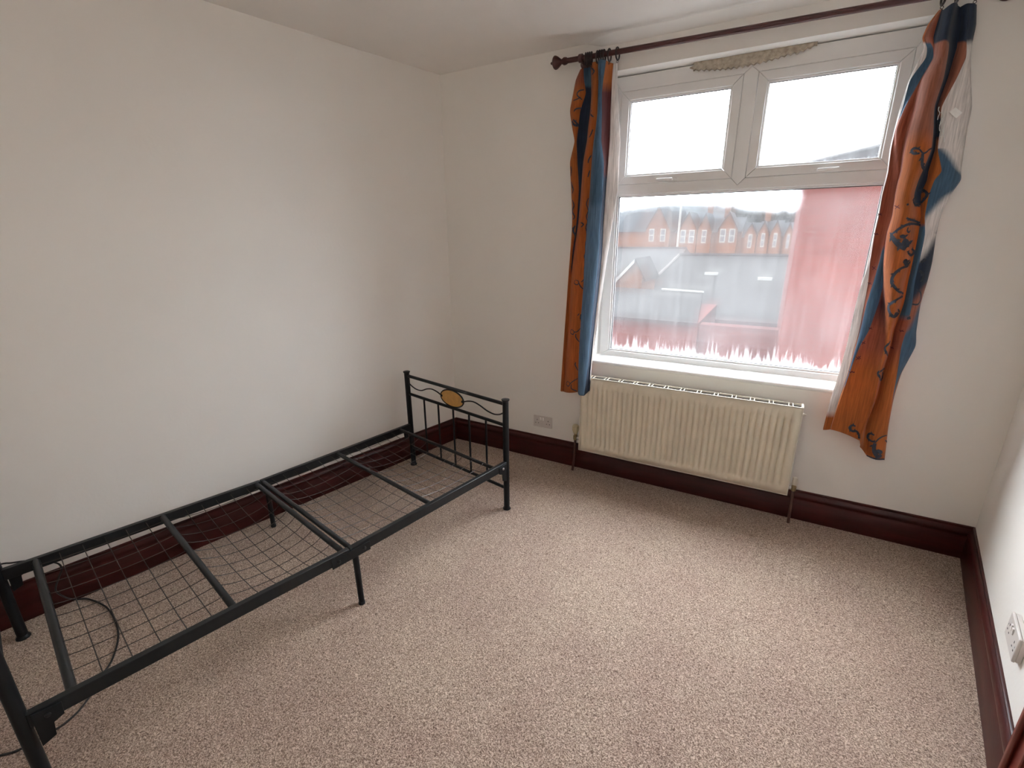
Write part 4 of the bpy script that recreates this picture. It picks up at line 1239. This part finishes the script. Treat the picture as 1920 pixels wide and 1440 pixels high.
def mesh_z(x, y):
    base = rail_top(y) - 0.008
    for a, b, d in SECT:
        if b <= y <= a:
            t = (a - y) / (a - b)
            sx = math.sin(math.pi * min(max((x - 0.02) / 0.90, 0), 1)) ** 0.55
            sy = max(math.sin(math.pi * t), 0) ** 0.6
            return base - d * sx * sy
    return base


LX = [0.085 + 0.0825 * i for i in range(10)]
for y0, y1 in ((-0.098, -1.006), (-1.041, -1.898)):
    for x in LX:
        n = 22
        pts = []
        for i in range(n + 1):
            y = y0 + (y1 - y0) * i / n
            pts.append((x, y, mesh_z(x, y) + 0.0045))
        bpart('mesh_wire', G().path(pts, 0.0017, 4))
CYS = [-0.17, -0.235, -0.305, -0.377, -0.446, -0.515, -0.614, -0.690, -0.767, -0.836, -0.902, -0.962,
       -1.095, -1.172, -1.241, -1.306, -1.374, -1.532, -1.606, -1.680, -1.754, -1.827]
for y in CYS:
    n = 14
    pts = []
    for i in range(n + 1):
        x = RXL + 0.010 + (RXR - RXL - 0.020) * i / n
        pts.append((x, y, mesh_z(x, y) + 0.0012))
    bpart('mesh_wire', G().path(pts, 0.0017, 4))
for m_ in [o for o in bed.children if o.name.startswith('mesh_wire')]:
    m_.data.materials.clear()
    m_.data.materials.append(WIREM)

# ================================================================ black cable on the floor at the head of the bed
cab = [(-0.575, -2.78, 0.33), (-0.520, -2.50, 0.300), (-0.497, -2.44, 0.288), (-0.480, -2.39, 0.270), (-0.470, -2.325, 0.218), (-0.466, -2.315, 0.182), (-0.468, -2.33, 0.150),
       (-0.463, -2.355, 0.10), (-0.458, -2.34, 0.055), (-0.450, -2.312, 0.020), (-0.42, -2.276, 0.006), (-0.291, -2.259, 0.004), (-0.145, -2.281, 0.004), (-0.038, -2.317, 0.004),
       (0.061, -2.378, 0.004), (0.105, -2.425, 0.004), (0.188, -2.506, 0.004), (0.216, -2.56, 0.004), (0.217, -2.597, 0.004), (0.201, -2.674, 0.004), (0.165, -2.72, 0.004), (0.02, -2.86, 0.004), (-0.25, -3.0, 0.004)]
o = solo('power_cable', G().path(catmull(cab, 8), 0.0036, 8), CABLE)
tag(o, 'thin black cable looping over the carpet under the bed head', 'cable')

# ================================================================ added fill lamp, a lit globe out of view, to brighten walls and ceiling
LPX, LPY = 1.65, -2.70
lamp = root('added_fill_lamp', (LPX, LPY, H - 0.33))
tag(lamp, 'added fill lamp out of view, an opal globe on a short white flex from the ceiling', 'lamp')
part('ceiling_rose', G().lathe([(0, 0.05), (0.012, 0.048), (0.022, 0.03), (0.026, 0.012)], (LPX, LPY, H - 0.0003), (0, 0, -1), 20), TRIMW, lamp)
part('flex', G().tube((LPX, LPY, H - 0.02), (LPX, LPY, H - 0.10), 0.004, 8), TRIMW, lamp)
part('fill_globe', G().lathe([(0.13 * (1 - math.cos(math.pi * k / 14)), 0.13 * math.sin(math.pi * k / 14) + 0.001) for k in range(15)], (LPX, LPY, H - 0.33), (0, 0, 1), 28), FILLGLOW, lamp)

# ================================================================ outside the window
g = G().box((-120, 0.6, -3.4), (60, 260, -3.2))
struct('ground', g, GROUND, label='paved ground below the window')


def house_box(r, name, mat, a, b):
    return part(name, G().box(a, b), mat, r)


# neighbour's tall red brick wall close on the right
nb = root('neighbour_house', (4.6, 6.5, -3.2))
tag(nb, 'tall plain red brick wall of the near house on the right', 'house')
house_box(nb, 'brick_wall', BRICK, (2.25, 5.0, -3.2), (7.5, 10.5, 2.46))
part('roof', G().prism([(2.12, 2.47), (4.9, 3.05), (7.6, 2.47)], 'y', 4.9, 10.6), SLATE2, nb)
part('gutter', G().path([(2.10, 4.86, 2.47), (3.1, 4.86, 2.66)], 0.045, 8), SEAL, nb)

# low brick outbuilding with a shallow slate roof
ob = root('outbuilding', (-1.8, 7.0, -3.2))
tag(ob, 'low red brick outbuilding with a shallow slate roof below the window', 'outbuilding')
house_box(ob, 'brick_wall', BRICK, (-5.0, 6.2, -3.2), (0.95, 9.0, 0.02))
part('roof', G().add([(-5.1, 6.05, 0.03), (0.955, 6.05, -0.01), (0.6, 9.15, 0.20), (-5.1, 9.15, 0.30), (-5.1, 6.05, 0.09), (0.955, 6.05, 0.05), (0.6, 9.15, 0.26), (-5.1, 9.15, 0.36)],
                     [(0, 3, 2, 1), (4, 5, 6, 7), (0, 1, 5, 4), (1, 2, 6, 5), (2, 3, 7, 6), (3, 0, 4, 7)]), SLATE, ob)
part('ridge_flashing', G().path([(-0.35, 9.1, 0.30), (0.62, 9.1, 0.27)], 0.035, 6), FARWHITE, ob)
yw = root('yard_wall', (1.6, 6.5, -3.2))
tag(yw, 'low red brick yard wall at the foot of the window view', 'wall')
house_box(yw, 'brick_wall', BRICK, (0.96, 6.4, -3.2), (2.24, 6.62, -0.06))
part('coping', G().box((0.96, 6.37, -0.0595), (2.24, 6.65, -0.02)), BRICK, yw)

# small gable with a white bargeboard
sg = root('gabled_outhouse', (-1.6, 10, -3.2))
tag(sg, 'small orange brick gable with a white bargeboard at the left of the view', 'outhouse')
part('gable_wall', G().prism([(-2.3, -3.2), (-0.91, -3.2), (-0.91, 0.58), (-1.11, 0.96), (-2.3, -0.35)], 'y', 9.35, 10.8), BRICKO, sg)
part('roof', G().prism([(-2.45, -0.42), (-1.11, 1.02), (-0.82, 0.50), (-0.82, 0.44), (-1.11, 0.961), (-2.45, -0.5)], 'y', 9.3, 10.85), SLATE, sg)
part('bargeboard', G().prism([(-2.4, -0.42), (-1.11, 1.0), (-1.11, 0.90), (-2.4, -0.52)], 'y', 9.22, 9.29), FARWHITE, sg)

# wide slate roofs in the middle distance
mr = root('slate_roofed_house', (0.5, 14, -3.2))
tag(mr, 'wide low house with a grey slate roof in the middle of the view', 'house')
house_box(mr, 'brick_wall', BRICK, (-1.5, 11.3, -3.2), (5.6, 19.5, -0.66))
part('roof', G().add([(-1.9, 11.0, -0.65), (5.9, 11.0, -0.65), (4.4, 16, 0.86), (-1.25, 16, 0.86), (-1.9, 20, -0.65), (5.9, 20, -0.65)],
                     [(0, 1, 2, 3), (3, 2, 5, 4), (0, 3, 4), (1, 5, 2), (0, 4, 5, 1)]), SLATE, mr)
part('ridge_tiles', G().tube((-1.25, 16, 0.87), (4.4, 16, 0.87), 0.07, 6), SLATE2, mr)
part('hip_tiles', G().tube((-1.9, 11.0, -0.62), (-1.25, 16, 0.87), 0.05, 6), GROUND, mr)
for x, y, z in ((0.15, 14.2, 0.32), (1.75, 13.9, 0.23)):
    part('roof_light', G().box((x - 0.2, y - 0.1, z - 0.02), (x + 0.2, y + 0.1, z + 0.06)), FARWHITE, mr)
lr = root('slate_roofed_house', (-5.2, 19, -3.2))
tag(lr, 'long slate roofed house at the left behind the small gable', 'house')
house_box(lr, 'brick_wall', BRICK, (-10, 17.2, -3.2), (-2.1, 26.5, -0.2))
part('roof', G().prism([(16.9, -0.19), (22, 0.95), (27, -0.19)], 'x', -10.2, -2.0), SLATE, lr)
part('ridge_tiles', G().tube((-10.2, 22, 0.95), (-2.0, 22, 0.95), 0.07, 6), SLATE2, lr)
o = solo('vent_pipe', G().tube((-2.56, 16.2, -3.2), (-2.54, 16.2, 0.78), 0.045, 8), FARWHITE)
tag(o, 'thin white vertical pipe standing before the left slate roof', 'pipe')
o = solo('lamp_post', G().path([(-7.6, 50, -3.2), (-7.6, 50, 4.9), (-7.3, 50, 5.05)], 0.11, 8), FARWHITE)
tag(o, 'pale thin lamp post standing among the far gables', 'lamp post')

# far terrace of gabled brick houses
GAB = [(-12.12, -10.80, -9.46, 4.66, 2.23), (-8.45, -7.5, -6.51, 3.88, 2.07), (-6.42, -5.73, -5.01, 3.72, 2.05), (-4.32, -3.38, -2.41, 3.76, 2.12),
       (-1.67, -1.12, -0.54, 2.63, 1.55), (-0.41, 0.08, 0.59, 2.77, 1.65), (0.74, 1.23, 1.71, 2.85, 1.64), (2.02, 2.4, 2.78, 2.57, 1.53)]
WHERE = ['largest orange gable of the far terrace, leftmost', 'second gabled brick house from the left in the far terrace', 'narrow third gabled brick house in the far terrace, under a chimney',
         'fourth gabled brick house in the far terrace, with a tall chimney', 'fifth gabled house in the far terrace, smaller and paler', 'sixth small gabled house in the far terrace',
         'seventh small gabled house in the far terrace', 'rightmost small gable of the far terrace, beside the near brick wall']
CHIM = {2: (-6.1, 5.65), 3: (-4.2, 6.0), 5: (0.1, 4.5)}
for i, (xa, xm, xb, za, ze) in enumerate(GAB):
    xl = -16.0 if i == 0 else (GAB[i - 1][2] + xa) / 2 + 0.005
    xr = 4.5 if i == len(GAB) - 1 else (xb + GAB[i + 1][0]) / 2 - 0.005
    h = root('terraced_house', ((xl + xr) / 2, 58, -3.2))
    tag(h, WHERE[i], 'house', 'far terraced houses')
    house_box(h, 'brick_wall', BRICKO, (xl, 55.4, -3.2), (xr, 66, ze - 0.25))
    zr = za - 0.25 if i < 4 else za + 0.25
    part('roof', G().prism([(55.2, ze - 0.24), (60.5, zr), (66.2, ze - 0.24)], 'x', xl, xr), SLATE2, h)
    part('gable_wall', G().prism([(xa, -3.0), (xb, -3.0), (xb, ze), (xm, za), (xa, ze)], 'y', 54.6, 60), BRICKO, h)
    t = 0.03
    part('gable_roof', G().prism([(xa - t, ze - 0.1), (xm, za + 0.02), (xb + t, ze - 0.1), (xb + t, ze + 0.05), (xm, za + 0.2), (xa - t, ze + 0.05)], 'y', 54.5, 60.2), SLATE2, h)
    ww = (xb - xa)
    cols = (0.26, 0.74) if ww > 1.5 else (0.5,)
    for c in cols:
        wx = xa + ww * c
        hw = min(0.28, ww * 0.17)
        f = part('window', G().box((wx - hw, 54.5, ze - 1.35), (wx + hw, 54.59, ze + 0.05)), FARWHITE, h)
        part('pane', G().box((wx - hw * 0.75, 54.47, ze - 0.60), (wx + hw * 0.75, 54.499, ze - 0.05)), FARGLASS, f)
        part('pane', G().box((wx - hw * 0.75, 54.47, ze - 1.25), (wx + hw * 0.75, 54.499, ze - 0.70)), FARGLASS, f)
    if i in CHIM:
        cx, cz = CHIM[i]
        part('chimney', G().box((cx - 0.28, 60.3, zr - 0.4), (cx + 0.28, 61.0, cz)), BRICKO, h)

# skyline
g = G()
prof = [(-140, 9.5), (-100, 11.5), (-74, 12.6), (-59, 14.2), (-45, 15.3), (-31, 14.7), (-19, 13.1), (-6.6, 11.1), (8.5, 9.9), (30, 8.5), (60, 7)]
vs, fs = [], []
for i, (x, z) in enumerate(prof):
    vs += [(x, 120, -3.2), (x, 200, z), (x, 250, -3.2)]
for i in range(len(prof) - 1):
    fs += [(3 * i, 3 * i + 3, 3 * i + 4, 3 * i + 1), (3 * i + 1, 3 * i + 4, 3 * i + 5, 3 * i + 2), (3 * i, 3 * i + 2, 3 * i + 5, 3 * i + 3)]
fs += [(0, 1, 2), (3 * len(prof) - 3, 3 * len(prof) - 1, 3 * len(prof) - 2)]
g.add(vs, fs)
o = solo('distant_hill', g, HILLM)
tag(o, 'hazy blue-grey hill on the skyline', 'hill')
TREES = [(-5.6, 6.3, 1.5), (-3.6, 5.6, 1.2), (-1.9, 5.9, 1.1), (-0.3, 5.6, 1.0), (1.3, 5.9, 1.2), (2.9, 5.7, 1.1), (4.6, 6.1, 1.3)]
TWH = ['leftmost and widest bare tree on the skyline', 'second bare tree from the left on the skyline', 'third bare tree from the left on the skyline', 'smallest bare tree in the middle of the skyline row',
       'fifth bare tree from the left on the skyline', 'sixth bare tree on the skyline, beside the near brick wall', 'rightmost bare tree of the skyline row, behind the near brick wall']
for (x, zt, r), lab in zip(TREES, TWH):
    ty = 86 + 7 * (TREES.index((x, zt, r)) % 2)
    t = root('tree', (x, ty, -3.2))
    tag(t, lab, 'tree', 'bare trees on the skyline')
    bm = bmesh.new()
    bmesh.ops.create_icosphere(bm, subdivisions=3, radius=1.0)
    g = G()
    for v in bm.verts:
        k = 1 + 0.45 * noise.noise(v.co * 2.4 + Vector((x * 3, 0, 0))) + 0.2 * noise.noise(v.co * 6.0 + Vector((0, x, 0)))
        g.v.append(Vector((x, ty, zt - r * 1.25)) + Vector((v.co.x * r, v.co.y * r, v.co.z * r * 1.2)) * k)
    g.f = [tuple(w.index for w in f.verts) for f in bm.faces]
    bm.free()
    part('crown', g, LEAFM, t)
    part('trunk', G().tube((x, ty, -3.2), (x, ty, zt - r * 1.6), 0.22, 8), LEAFM, t)
